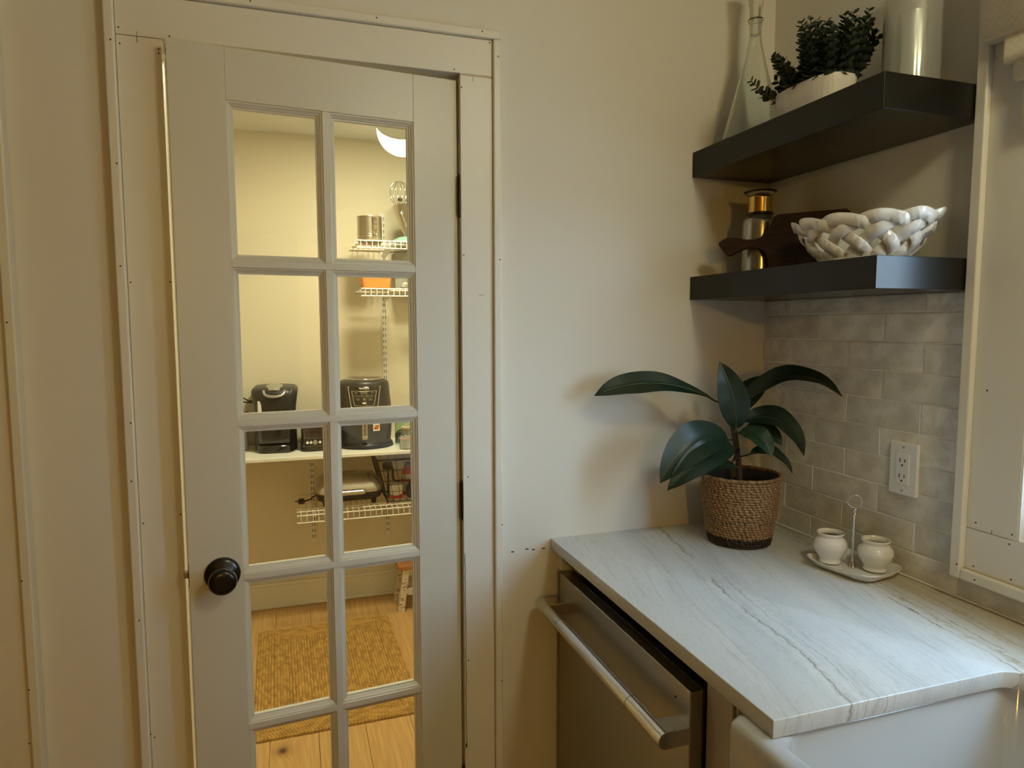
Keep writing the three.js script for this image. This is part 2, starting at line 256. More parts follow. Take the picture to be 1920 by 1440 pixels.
// ------------------------------------------------------------------ glazed pantry door, standing ajar on its right-hand hinges
{
  const door = structGroup('door_1'); door.position.set(0.3845, 0, 0.001); door.rotation.y = 5.4 * Math.PI / 180;
  const T0 = -0.035, Wd = 0.607, rows = [[1.600, 1.926], [1.2605, 1.585], [0.9215, 1.246], [0.5775, 0.907], [0.238, 0.563]], cols = [[-0.500, -0.308], [-0.2935, -0.104]];
  const box = (a, b, c, d) => bx(a, b, c, d, T0, 0, 0.0012);
  part('stile', box(-Wd, -0.5, 0.012, 2.032), M.door, door); part('stile', box(-0.104, 0, 0.012, 2.032), M.door, door);
  part('rail', box(-0.5, -0.104, 1.926, 2.032), M.door, door); part('rail', box(-0.5, -0.104, 0.012, 0.238), M.door, door);
  for (let i = 0; i < 4; i++) part('muntin', box(-0.5, -0.104, rows[i + 1][1], rows[i][0]), M.door, door);
  for (const [y0, y1] of rows) part('muntin', box(-0.308, -0.2935, y0, y1), M.door, door);
  const prof = [[0, -0.0004], [0.0004, -0.0026], [0.0028, -0.0032], [0.0046, -0.0058], [0.0082, -0.0086], [0.0092, -0.0090], [0.0095, -0.0118], [0.0128, -0.0124], [0.0130, -0.0165], [0.0130, -0.0185], [0.0128, -0.0226], [0.0095, -0.0232], [0.0082, -0.0264], [0.0028, -0.0318], [0, -0.0346]];
  for (const [y0, y1] of rows) for (const [x0, x1] of cols) {
    const rings = prof.map(([d, z]) => [V(x0 + d, y0 + d, z), V(x1 - d, y0 + d, z), V(x1 - d, y1 - d, z), V(x0 + d, y1 - d, z)]);
    part('glazing_bead', loft(rings, false, false, 0.35), M.door, door);
    part('pane', bx(x0 + 0.010, x1 - 0.010, y0 + 0.010, y1 - 0.010, -0.0176, -0.0174), M.glass, door);
  }
  // hinges
  for (const y of [1.767, 1.0345, 0.30]) {
    const h = part('hinge', [new THREE.CylinderGeometry(0.0062, 0.0062, 0.089, 16).translate(0.0035, y, 0.0065), bx(-0.001, 0.0006, y - 0.044, y + 0.044, -0.03, 0.004)], M.bronze, door);
    part('hinge_pin', [new THREE.SphereGeometry(0.0048, 12, 8).translate(0.0035, y + 0.0455, 0.0065), new THREE.SphereGeometry(0.0048, 12, 8).translate(0.0035, y - 0.0455, 0.0065)], M.bronze, h);
  }
  // knob with rosette, latch in the edge
  const kx = -0.5415, ky = 0.9285;
  const rose = part('door_knob', smoothLathe([[0.0001, 0.063], [0.014, 0.0628], [0.0225, 0.0605], [0.0275, 0.055], [0.0285, 0.048], [0.026, 0.040], [0.019, 0.033], [0.0135, 0.027], [0.0125, 0.020], [0.0135, 0.014]], 48, 70).rotateX(Math.PI / 2).translate(kx, ky, 0), M.bronze, door);
  part('rosette', lathe([[0.012, 0.017], [0.018, 0.0155], [0.024, 0.0115], [0.028, 0.011], [0.031, 0.0085], [0.0345, 0.0075], [0.0365, 0.004], [0.0368, 0]], 56).rotateX(Math.PI / 2).translate(kx, ky, 0), M.bronze, rose);
  const lp = part('latch_plate', bx(-Wd - 0.0012, -Wd + 0.001, ky - 0.022, ky + 0.028, -0.030, -0.003, 0.0008), M.bronze, door);
  part('latch_bolt', bx(-Wd - 0.011, -Wd, ky - 0.004, ky + 0.012, -0.024, -0.010, 0.003), M.silverPlastic, lp);
}

// ------------------------------------------------------------------ window on the right wall
{
  const t12 = structGroup('trim_12'), t13 = structGroup('trim_13');
  const xf = XR - 0.020, xb = XR - 0.032, z0 = 0.613, z1 = 1.510, y0 = 0.962;
  part('casing_board', bx(xf, XR, 1.0665, 2.13, 0.636, 0.7345, 0.0015), M.trim, t12);
  part('back_band', bx(xb, XR, y0, 2.16, z0, 0.636, 0.004), M.trim, t12);
  part('casing_board', bx(xf, XR, 0.985, 1.0655, 0.636, 1.486, 0.0015), M.trim, t13);
  part('back_band', bx(xb, XR, y0, 0.984, 0.636, 1.486, 0.004), M.trim, t13);
  part('caulk_line', bx(xf - 0.003, xf + 0.001, 0.984, 0.9865, 0.637, 1.485), M.caulk, t13);
  struct('trim_14', [bx(xf, XR, 1.0665, 2.13, 1.3855, 1.486, 0.0015), bx(xb, XR, y0, 2.16, 1.486, z1, 0.004)], M.trim);
  struct('trim_15', [bx(xf, XR, 2.046, 2.13, 0.7355, 1.3845, 0.0015), bx(xb, XR, 2.131, 2.16, 0.637, 1.485, 0.004)], M.trim);
  for (const [y, z] of [[1.080, 0.655], [1.077, 0.725], [1.338, 0.662]]) nail(t12, xf, y, z, 'x');
  for (const [y, z] of [[1.058, 0.721], [0.993, 0.728], [0.9935, 0.655]]) nail(t13, xf, y, z, 'x');
  nail(t12, xb, 0.99, 0.63, 'x'); nail(t13, xb, 0.972, 0.668, 'x');
  part('pencil_mark', bx(xf - 0.0004, xf, 1.0668, 1.074, 0.6865, 0.6875), M.pencil, t12);
  const win = structGroup('window_1');
  part('jamb', [bx(xf + 0.001, 1.362, 1.0665, 2.046, 0.72, 0.737), bx(xf + 0.001, 1.362, 1.0665, 2.046, 1.383, 1.40)], M.trim, win);
  part('sill', bx(xf + 0.001, 1.375, 1.052, 1.068, 0.72, 1.40), M.trim, win); part('head', bx(xf + 0.001, 1.362, 2.044, 2.06, 0.72, 1.40), M.trim, win);
  const fr = part('sash', [bx(1.285, 1.320, 1.068, 2.044, 0.737, 0.782), bx(1.285, 1.320, 1.068, 2.044, 1.338, 1.383), bx(1.285, 1.320, 1.068, 1.118, 0.782, 1.338), bx(1.285, 1.320, 1.998, 2.044, 0.782, 1.338)], M.sashWood, win);
  part('pane', bx(1.3015, 1.3035, 1.110, 2.005, 0.775, 1.345), M.glass, win);
  struct('exterior_ground', bx(1.5, 40, -0.5, -0.4, -20, 25), M.gravel);
  // added brown sided house, blocks low sky so less daylight reaches the left
  const nb = thing('daylight_block_house', 'added brown sided house that blocks daylight beyond the window', 'house', [6.2, -0.4, 0]);
  part('wall', bx(0.03, 4, 0, 5.2, -9, 4.6), M.siding, nb);
  for (let i = 0; i < 26; i++) part('siding_board', new THREE.BoxGeometry(0.02, 0.205, 13.6).rotateZ(-0.06).translate(0.012, 0.1 + i * 0.2, -2.2), M.siding, nb);
  part('roof', [bx(-0.5, 4.4, 5.2, 5.32, -9.4, 5.0)], M.charcoal, nb);
}
{
  // roman shade folded up over the window head: each lower fold a little shorter at its end
  const sh = thing('roman_shade', 'cream folded roman shade over the window head', 'window shade', [XR, 0, 0]);
  const folds = [[0.640, 1.972, 2.30, -0.064, -0.0335], [0.673, 1.925, 2.01, -0.052, -0.0335], [0.692, 1.891, 1.96, -0.048, -0.0335], [0.709, 1.809, 1.92, -0.044, -0.0335]];
  for (const [za, yb, yt, xo, xi] of folds) {
    const rr = (y, k) => roundRect(lerp((xo + xi) / 2, xo, k), xi, za + (1 - k) * 0.01, 1.50, Math.min(0.009, (xi - xo) / 2.2)).map(([x, z]) => V(x, y, z));
    part('fold', loft([rr(yb, 0.72), rr(yb + 0.004, 0.92), rr(yb + 0.014, 1), rr(lerp(yb, yt, 0.55), 0.94), rr(yt, 0.75)], true, true, 1), M.fabric, sh);
  }
}

// ------------------------------------------------------------------ tiled splashback
{
  const sp = structGroup('wall_tiles');
  part('grout', bx(XR - 0.0076, XR, 0.9145, 1.5275, 0.0005, 0.6125), M.grout, sp); part('grout', bx(XR - 0.0076, XR, 0.9145, 0.9615, 0.6125, 2.4), M.grout, sp);
  const P = 0.0646, J = 0.0022, geos = [0, 1, 2, 3].map((k) => { const g = new RoundedBoxGeometry(0.0085, P - J, 0.2016 - J, 2, 0.0022), p = g.attributes.position, uv = g.attributes.uv; for (let i = 0; i < p.count; i++) uv.setXY(i, p.getZ(i) / 0.4 + 0.26 + (k % 2) * 0.5, p.getY(i) / 0.2 + 0.2 + (k >> 1) * 0.5); return g; });
  for (let r = 0; r < 10; r++) {
    const yb = Math.max(0.9075 + r * P, 0.9148), yt = Math.min(0.9075 + (r + 1) * P, 1.5275), zEnd = r === 0 ? 2.4 : 0.6118;
    const first = r % 2 ? 0.1095 : 0.2095 - 0.2016;
    for (let z = first - 0.2016; z < zEnd; z += 0.2016) {
      const a = Math.max(z, 0.001), b = Math.min(z + 0.2016, zEnd); if (b - a < 0.012) continue;
      const m = part('tile', geos[(R() * 4) | 0], M.tile[(R() * 5) | 0], sp);
      const top = r === 0 && a > 0.55 ? Math.min(yt, 0.9612) : yt;
      m.scale.set(1, (top - yb - J) / (P - J), (b - a - J) / (0.2016 - J)); m.position.set(XR - 0.0042 - R() * 0.0008, (yb + top) / 2, (a + b) / 2);
      m.rotation.set((R() - 0.5) * 0.004, (R() - 0.5) * 0.012, (R() - 0.5) * 0.02);
    }
  }
  part('caulk_bead', bx(XR - 0.012, XR - 0.004, 0.9142, 0.9185, 0.001, 2.4, 0.002), M.grout, sp);
}
{
  const o = thing('wall_outlet', 'white double wall outlet on the tiled splashback', 'outlet', [XR - 0.0095, 1.150, 0.481]);
  const pts = roundRect(-0.0352, 0.0352, -0.0575, 0.0575, 0.003);
  const toWall = (g) => g.rotateY(-Math.PI / 2);
  const ex = (rr, d, b) => { const s = shapeOf(rr); return toWall(extrude(s, d, b, 3)); };
  part('cover_plate', ex(pts, 0.0035, 0.0025), M.plastic, o);
  const rec = part('receptacle', ex(roundRect(-0.0165, 0.0165, -0.0335, 0.0335, 0.002), 0.0015, 0.001).translate(-0.0055, 0, 0), M.plastic, o);
  for (const y of [0.0165, -0.0175]) {
    for (const [z, h] of [[-0.0062, 0.0085], [0.0062, 0.007]]) part('slot', bx(-0.0084, -0.0078, y + 0.002 - h / 2, y + 0.002 + h / 2, z - 0.0010, z + 0.0010), M.hole, rec);
    part('slot', new THREE.CylinderGeometry(0.0024, 0.0024, 0.0006, 12).rotateZ(Math.PI / 2).translate(-0.0081, y - 0.0085, 0), M.hole, rec);
  }
  for (const y of [0.0475, -0.0475]) part('screw', new THREE.CylinderGeometry(0.0028, 0.0028, 0.0008, 14).rotateZ(Math.PI / 2).translate(-0.0062, y, 0), M.silverPlastic, o);
}

// ------------------------------------------------------------------ worktop, sink, dishwasher, cabinet
{
  const s = new THREE.Shape(); // (x, z); the sink bites into the front
  const xa = 0.624, xb = XR - 0.006, zs = 0.857, ze = 1.52, xs = 1.100, r = 0.055;
  s.moveTo(xa, 0.001); s.lineTo(xb, 0.001); s.lineTo(xb, 2.4); s.lineTo(xa, 2.4); s.lineTo(xa, ze); s.lineTo(xs - r, ze);
  s.absarc(xs - r, ze - r, r, Math.PI / 2, 0, true); s.lineTo(xs, zs + r); s.absarc(xs - r, zs + r, r, 0, -Math.PI / 2, true); s.lineTo(xa, zs); s.closePath();
  const gc = swapAxes(extrude(s, 0.0232, 0.0024, 3, 24), [1, 0, 0, 0, 0, 0, 1, 0.8884, 0, 1, 0, 0, 0, 0, 0, 1]);
  const top = part('countertop', gc, M.marble); tag(top, 'pale veined stone countertop along the right wall', 'countertop');
  const p = gc.attributes.position, n = gc.attributes.normal, uv = gc.attributes.uv;
  for (let i = 0; i < p.count; i++) { let x = p.getX(i), z = p.getZ(i); const dy = (0.914 - p.getY(i)); if (Math.abs(n.getX(i)) > 0.7) x += dy; if (Math.abs(n.getZ(i)) > 0.7) z += dy; uv.setXY(i, (x - 0.62) / 0.65, z / 1.3); }
}
{
  const sk = thing('apron_sink', 'white apron front sink under the stone countertop', 'sink', [0, 0, 0]);
  const rr = (i, y, r) => ring3(roundRect(0.599 + i, 1.150 - i, 0.782 + i, 1.595 - i, r, 8), y);
  const rin = (i, y, r) => ring3(roundRect(0.637 + i, 1.112 - i, 0.852 + i, 1.525 - i, r, 8), y);
  part('basin', loft([rr(0.006, 0.640, 0.012), rr(0, 0.646, 0.018), rr(0, 0.868, 0.018), rr(0.002, 0.8775, 0.018), rr(0.007, 0.8845, 0.018), rr(0.014, 0.8862, 0.018), rin(-0.010, 0.8862, 0.045), rin(-0.004, 0.8845, 0.042), rin(0, 0.879, 0.04), rin(0.003, 0.70, 0.04), rin(0.012, 0.675, 0.045), rin(0.035, 0.664, 0.05)], true, true, 0.9), M.fireclay, sk);
  part('drain', lathe([[0.0001, 0.667], [0.03, 0.667], [0.042, 0.6665], [0.045, 0.664]], 32).translate(0.875, 0, 1.19), M.chrome, sk);
}
{
  const dw = thing('dishwasher', 'stainless steel dishwasher with bar handle under the countertop', 'dishwasher', [0.634, 0, 0.041]);
  const Wd = 0.597, yt = 0.835;
  const door = part('door_panel', uvBox(bx(0, 0.026, 0.105, yt, 0, Wd, 0.0025, 3)), M.steel, dw);
  part('door_liner', bx(0.0262, 0.042, 0.105, yt - 0.0005, 0.001, Wd - 0.001, 0.002), M.blackGloss, dw);
  part('toe_kick', bx(0.06, 0.075, 0.005, 0.10, 0.01, Wd - 0.01), M.black, dw);
  part('tub', bx(0.043, 0.55, 0.10, yt - 0.012, 0.004, Wd - 0.004, 0.002), M.black, dw);
  part('vent_dot', new THREE.SphereGeometry(0.0022, 10, 8).translate(0.0002, 0.803, 0.55), M.hole, door);
  const h = part('handle', [new THREE.CylinderGeometry(0.0150, 0.0150, 0.53, 32).rotateX(Math.PI / 2).translate(-0.046, 0.757, Wd / 2)], M.steelPolished, dw);
  for (const z of [0.0335 + 0.045, Wd - 0.0335 - 0.045]) part('handle_ring', new THREE.CylinderGeometry(0.0153, 0.0153, 0.0008, 32).rotateX(Math.PI / 2).translate(-0.046, 0.757, z + (z < 0.3 ? 0.045 : -0.045)), M.charcoal, h);
  for (const z of [0.0335, Wd - 0.0335]) {
    const e = new THREE.Shape(); e.moveTo(0.001, -0.0150); e.lineTo(-0.046, -0.0150); e.absarc(-0.046, 0, 0.0153, -Math.PI / 2, -Math.PI * 1.5, true); e.lineTo(0.001, 0.0150); e.closePath();
    part('handle_bracket', extrude(e, 0.042, 0.0008, 2).translate(0, 0.757, z < 0.3 ? z - 0.0335 + 0.0 : z - 0.0085), M.steelPolished, h);
  }
}
{
  const c = thing('sink_cabinet', 'cream painted cabinet front beside the dishwasher', 'cabinet', [0, 0, 0]);
  part('stile', bx(0.664, 0.684, 0.631, 0.886, 0.6415, 0.713, 0.0012), M.cabinet, c);
  part('face_frame', bx(0.676, 0.69, 0.631, 0.886, 0.7135, 0.779, 0.001), M.cabinet, c);
  part('stile', bx(0.668, 0.684, 0.631, 0.886, 0.7165, 0.722, 0.001), M.cabinet, c);
  part('side_panel', bx(0.69, 1.262, 0.632, 0.886, 0.6425, 0.66), M.cabinet, c);
  const b = thing('base_cabinet', 'cream painted base cabinet below the white sink', 'cabinet', [0, 0, 0]);
  part('carcass', bx(0.69, 1.262, 0.10, 0.63, 0.6425, 1.61), M.cabinet, b); part('toe_kick', bx(0.73, 0.745, 0, 0.099, 0.642, 1.61), M.cabinet, b);
  part('door', bx(0.664, 0.684, 0.10, 0.628, 0.6415, 1.60, 0.002), M.cabinet, b);
  const b2 = thing('base_cabinet', 'cream painted base cabinet beyond the white sink', 'cabinet', [0, 0, 0]);
  part('carcass', bx(0.69, 1.262, 0.10, 0.886, 1.62, 2.39, 0.001), M.cabinet, b2); part('toe_kick', bx(0.73, 0.745, 0, 0.099, 1.62, 2.39), M.cabinet, b2);
  part('door', bx(0.664, 0.684, 0.10, 0.886, 1.63, 2.38, 0.002), M.cabinet, b2);
  const f = thing('filler_strip', 'cream filler strip between dishwasher and back wall', 'cabinet trim', [0, 0, 0]);
  part('strip', bx(0.690, 0.70, 0.0, 0.886, 0.001, 0.040, 0.001), M.cabinet, f);
  part('cleat', bx(0.64, 0.70, 0.838, 0.886, 0.001, 0.0385, 0.001), M.cabinet, f);
}

// ------------------------------------------------------------------ floating shelves
for (const [y0, y1, label] of [[1.850, 1.915, 'upper espresso floating shelf carrying the green plant'], [1.5285, 1.590, 'lower espresso floating shelf carrying the woven bowl']]) {
  const s = thing('floating_shelf', label, 'shelf', [1.1475, y0, 0.306], 0, 'dark floating shelves in the corner');
  part('slab', bx(-0.1245, 0.1240, 0, y1 - y0, -0.3055, 0.3060, 0.0015, 2), M.espresso, s);
}

// ------------------------------------------------------------------ things on the counter
function leafGeo(B, C, E, width, up, fold = 0.25, obov = 0.9, sharp = 0.75) { // a closed, folded blade along a bent spine
  const nu = 8, nv = 22, spine = (t) => V(0, 0, 0).addScaledVector(B, (1 - t) * (1 - t)).addScaledVector(C, 2 * t * (1 - t)).addScaledVector(E, t * t);
  const frame = (t) => { const e = 0.01, d = spine(Math.min(1, t + e)).sub(spine(Math.max(0, t - e))).normalize(), side = d.clone().cross(up).normalize(), n = side.clone().cross(d).normalize(); return [side, n]; };
  const at = (u, t, off) => { const [side, n] = frame(t), w = width * Math.pow(Math.max(Math.sin(Math.PI * Math.pow(t, obov)), 0), sharp) * (1 - 0.25 * sstep(0.9, 1, t)), k = (u - 0.5) * 2; return spine(t).addScaledVector(side, k * w / 2).addScaledVector(n, Math.abs(k) * w * fold * 0.5 + off + 0.0015 * Math.sin(t * 17) * Math.abs(k)); };
  const a = grid(nu, nv, (u, t) => at(u, t, 0.0006)), b = grid(nu, nv, (u, t) => at(1 - u, t, -0.0006));
  return { blade: [a, b], spine, frame };
}
{
  const c = V(1.071, 0.9152, 0.173), plant = thing('rubber_plant', 'dark green rubber plant in a woven basket pot', 'plant', [c.x, c.y, c.z]);
  const rel = (x, y, z) => V(x - c.x, y - c.y, z - c.z);
  // woven pot: coiled twisted cord
  const rows = 27, H = 0.172, rr = (t) => 0.0745 + 0.0205 * Math.pow(t, 0.8) + 0.003 * Math.sin(t * 3.1);
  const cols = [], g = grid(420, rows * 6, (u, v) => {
    const th = u * Math.PI * 2, row = Math.floor(v * rows), f = v * rows - row, strand = Math.sin(th * 46 + f * 2.2 + row * 1.7 + 2 * N2(row * 3.1, th * 2));
    const bump = 0.0030 * Math.sqrt(Math.max(0, 1 - (2 * f - 1) ** 2)) + 0.0009 * strand + 0.0014 * N2(th * 6, row * 1.3);
    const r = rr(v) + bump - 0.002, y = v * H + 0.0012 * N2(th * 3, row * 0.7);
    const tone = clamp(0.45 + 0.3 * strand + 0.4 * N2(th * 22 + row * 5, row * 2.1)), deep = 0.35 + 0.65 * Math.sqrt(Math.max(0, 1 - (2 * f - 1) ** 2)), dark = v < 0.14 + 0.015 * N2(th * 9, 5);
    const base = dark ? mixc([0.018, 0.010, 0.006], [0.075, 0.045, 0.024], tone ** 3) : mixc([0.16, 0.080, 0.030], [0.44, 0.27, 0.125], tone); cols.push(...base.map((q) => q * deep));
    return V(r * Math.cos(th), y, -r * Math.sin(th));
  }, true);
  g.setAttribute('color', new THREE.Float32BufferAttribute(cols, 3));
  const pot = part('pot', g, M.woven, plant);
  const rim = new THREE.TorusGeometry(0.0955, 0.0042, 10, 160), rc = []; { const p = rim.attributes.position; for (let i = 0; i < p.count; i++) { const a = Math.atan2(p.getY(i), p.getX(i)), k = 1 + 0.012 * N2(Math.cos(a) * 30, Math.sin(a) * 30); p.setXYZ(i, p.getX(i) * k, p.getY(i) * k, p.getZ(i) + 0.0012 * N2(a * 9, 3)); rc.push(...mixc([0.10, 0.05, 0.02], [0.34, 0.20, 0.09], clamp(0.5 + 0.6 * N2(a * 40, 1)))); } }
  rim.setAttribute('color', new THREE.Float32BufferAttribute(rc, 3)); rim.computeVertexNormals(); part('rim', rim.rotateX(-Math.PI / 2).translate(0, H, 0), M.woven, pot);
  part('liner', lathe([[0.086, 0.06], [0.0925, H - 0.004], [0.0915, H - 0.004], [0.084, 0.06]], 48), M.charcoal, pot);
  part('soil', grid(48, 10, (u, v) => { const a = u * Math.PI * 2, r = 0.089 * v; return V(r * Math.cos(a), H - 0.042 + 0.006 * N2(r * 60 * Math.cos(a), r * 60 * Math.sin(a)), -r * Math.sin(a)); }), M.soil, plant);
  part('base', new THREE.CylinderGeometry(0.0745, 0.074, 0.004, 48).translate(0, 0.002, 0), M.rubber, pot);
  // stem
  const st = [rel(1.073, 1.03, 0.172), rel(1.067, 1.10, 0.172), rel(1.056, 1.17, 0.17), rel(1.044, 1.24, 0.165), rel(1.034, 1.30, 0.16), rel(1.030, 1.352, 0.158)];
  part('stem', [tube(st.slice(0, 4), 0.0075, 30, 10), tube(st.slice(3), 0.0046, 20, 10)], M.stem, plant);
  part('growing_tip', tube([rel(1.034, 1.295, 0.160), rel(1.029, 1.335, 0.158), rel(1.027, 1.362, 0.157)], 0.0032, 12, 8), M.rib, plant);
  part('side_twig', [rod(rel(1.06, 1.152, 0.178), rel(1.028, 1.128, 0.20), 0.0028), rod(rel(1.041, 1.139, 0.19), rel(1.036, 1.130, 0.197), 0.003)], M.rubber, plant);
  const UP = V(0, 1, 0), CAM = V(-0.55, 0.25, 0.8).normalize();
  const L = [ // base, bend, tip, width, up, fold, petiole start
    [[1.008, 1.272, 0.150], [0.865, 1.355, 0.115], [0.705, 1.290, 0.085], 0.068, V(-0.2, 0.70, 0.70), 0.24, [1.040, 1.262, 0.16], 1.55],
    [[1.048, 1.205, 0.180], [1.020, 1.280, 0.225], [0.985, 1.374, 0.195], 0.074, V(-0.45, 0.05, 0.9), 0.20, [1.053, 1.19, 0.17]],
    [[1.050, 1.255, 0.178], [1.150, 1.400, 0.245], [1.246, 1.292, 0.315], 0.066, V(-0.25, 0.75, 0.35), 0.35, [1.042, 1.25, 0.167]],
    [[1.052, 1.232, 0.165], [1.095, 1.300, 0.150], [1.172, 1.326, 0.150], 0.062, V(-0.3, 0.6, 0.75), 0.2, [1.044, 1.225, 0.165]],
    [[1.062, 1.222, 0.185], [1.150, 1.270, 0.235], [1.190, 1.142, 0.260], 0.072, V(-0.1, 0.75, 0.65), 0.30, [1.046, 1.222, 0.168]],
    [[1.052, 1.196, 0.190], [1.075, 1.210, 0.240], [1.085, 1.148, 0.270], 0.056, V(-0.3, 0.8, 0.5), 0.30, [1.05, 1.192, 0.172]],
    [[1.072, 1.190, 0.185], [1.110, 1.222, 0.210], [1.138, 1.168, 0.240], 0.060, V(-0.1, 0.6, 0.75), 0.2, [1.05, 1.195, 0.17]],
    [[1.085, 1.140, 0.190], [1.135, 1.175, 0.215], [1.170, 1.097, 0.245], 0.036, V(0, 0.8, 0.6), 0.3, [1.062, 1.13, 0.172]],
    [[1.020, 1.180, 0.190], [0.900, 1.225, 0.215], [0.822, 1.088, 0.205], 0.098, V(-0.1, 0.62, 0.75), 0.26, [1.052, 1.175, 0.172]],
    [[1.030, 1.160, 0.200], [0.925, 1.185, 0.250], [0.835, 1.072, 0.215], 0.074, V(0.1, 0.7, 0.7), 0.25, [1.056, 1.158, 0.174]],
    [[1.045, 1.108, 0.190], [1.000, 1.136, 0.195], [0.950, 1.094, 0.185], 0.034, V(0, 0.8, 0.6), 0.2, [1.064, 1.11, 0.174]],
  ];
  L.forEach(([b, m, e, w, up, fold, ps, obov = 0.9], i) => {
    const q = leafGeo(rel(...b), rel(...m), rel(...e), w, up.normalize(), fold, obov);
    const leaf = part('leaf', q.blade, i === 5 || i === 6 ? M.leafYoung : M.leaf, plant);
    const mid = []; for (let k = 0; k <= 14; k++) { const t = k / 15; mid.push(q.spine(t).addScaledVector(q.frame(t)[1], 0.0008)); }
    part('midrib', [tube(mid, 0.0011, 30, 6), tube([rel(...ps), rel(...b), q.spine(0.06)], 0.0022, 12, 6)], i < 2 ? M.rib : M.leafYoung, leaf);
  });
}
{
  // condiment tray with a carrying ring
  const t = thing('condiment_tray', 'white ceramic tray with tall steel carrying ring', 'tray', [1.181, 0.9142, 0.432], 0.17);
  const sq = (hx, hz, y, pinch, lift) => { const out = []; for (let i = 0; i < 64; i++) { const a = i / 64 * Math.PI * 2, ca = Math.cos(a), sa = Math.sin(a), k = 1 / Math.pow(Math.abs(ca) ** 5 + Math.abs(sa) ** 5, 1 / 5), d = Math.abs(Math.sin(2 * a)) ** 2; out.push(V(ca * k * hx * (1 - pinch * (1 - d)), y + lift * d, sa * k * hz * (1 - pinch * (1 - d)))); } return out; };
  part('dish', loft([sq(0.044, 0.058, 0, 0, 0), sq(0.050, 0.064, 0.001, 0, 0), sq(0.066, 0.081, 0.011, 0.04, 0.006), sq(0.069, 0.0845, 0.0145, 0.05, 0.007), sq(0.0685, 0.084, 0.0162, 0.05, 0.007), sq(0.066, 0.081, 0.0150, 0.045, 0.006), sq(0.058, 0.074, 0.0065, 0.01, 0), sq(0.030, 0.040, 0.0055, 0, 0)], true, true, 1), M.ceramic, t);
  const r = part('rod', lathe([[0.0001, 0.0055], [0.0085, 0.0055], [0.0085, 0.0075], [0.006, 0.0095], [0.0055, 0.013], [0.0035, 0.016], [0.0030, 0.020], [0.0032, 0.060], [0.0035, 0.100], [0.0034, 0.124], [0.0052, 0.1255], [0.0052, 0.129], [0.0036, 0.131], [0.0058, 0.1345], [0.0058, 0.138], [0.003, 0.1405], [0.0001, 0.141]], 24), M.steelPolished, t);
  r.position.set(0.006, 0, -0.006);
  part('ring', new THREE.TorusGeometry(0.0145, 0.0016, 10, 48).rotateY(-0.84).translate(0, 0.1555, 0), M.chrome, r);
  const prof = [[0.0001, 0.002], [0.016, 0.001], [0.0225, 0], [0.0235, 0.003], [0.0225, 0.0075], [0.0245, 0.012], [0.031, 0.022], [0.0358, 0.034], [0.0365, 0.041], [0.034, 0.050], [0.0285, 0.0565], [0.0265, 0.0595], [0.0272, 0.063], [0.0295, 0.0665], [0.0290, 0.0690], [0.0268, 0.0685], [0.0245, 0.0640], [0.0242, 0.059], [0.029, 0.052], [0.0325, 0.040], [0.028, 0.022], [0.015, 0.012], [0.0001, 0.011]];
  [[1.160, 0.385, 'white condiment jar nearest the woven plant pot', 0.05], [1.2145, 0.459, 'white condiment jar under the wall outlet', -0.02]].forEach(([x, z, label, tilt], i) => {
    const j = thing('condiment_jar', label, 'jar', [x, 0.9222, z], tilt, 'white ceramic jars on the tray');
    part('body', smoothLathe(prof, 56, 110), M.ceramic, j);
    part('contents', new THREE.CylinderGeometry(0.0285, 0.026, 0.006, 32).translate(0, 0.036, 0), i ? M.powder : M.charcoal, j);
  });
}

// ------------------------------------------------------------------ lower floating shelf
{
  const b = thing('bottle', 'mottled silver glass bottle with brass collar and glass lip', 'bottle', [1.136, 1.5903, 0.135]);
  part('body', smoothLathe([[0.0001, 0.001], [0.036, 0], [0.0405, 0.003], [0.0415, 0.010], [0.0415, 0.060], [0.0415, 0.122], [0.040, 0.134], [0.034, 0.1425], [0.029, 0.146], [0.0285, 0.150]], 56, 90), M.mercury, b);
  part('collar', lathe([[0.0280, 0.1495], [0.0300, 0.150], [0.0303, 0.152], [0.0298, 0.1545], [0.0298, 0.189], [0.0303, 0.191], [0.0290, 0.193]], 48), M.brass, b);
  part('collar_band', lathe([[0.0295, 0.1465], [0.0325, 0.1475], [0.0325, 0.1525], [0.0298, 0.1535]], 48), M.bronze, b);
  part('lip', lathe([[0.0270, 0.1925], [0.0290, 0.194], [0.037, 0.2005], [0.0405, 0.2028], [0.0405, 0.2052], [0.036, 0.2045], [0.026, 0.1985], [0.0255, 0.193]], 48), M.bottleGlass, b);
}
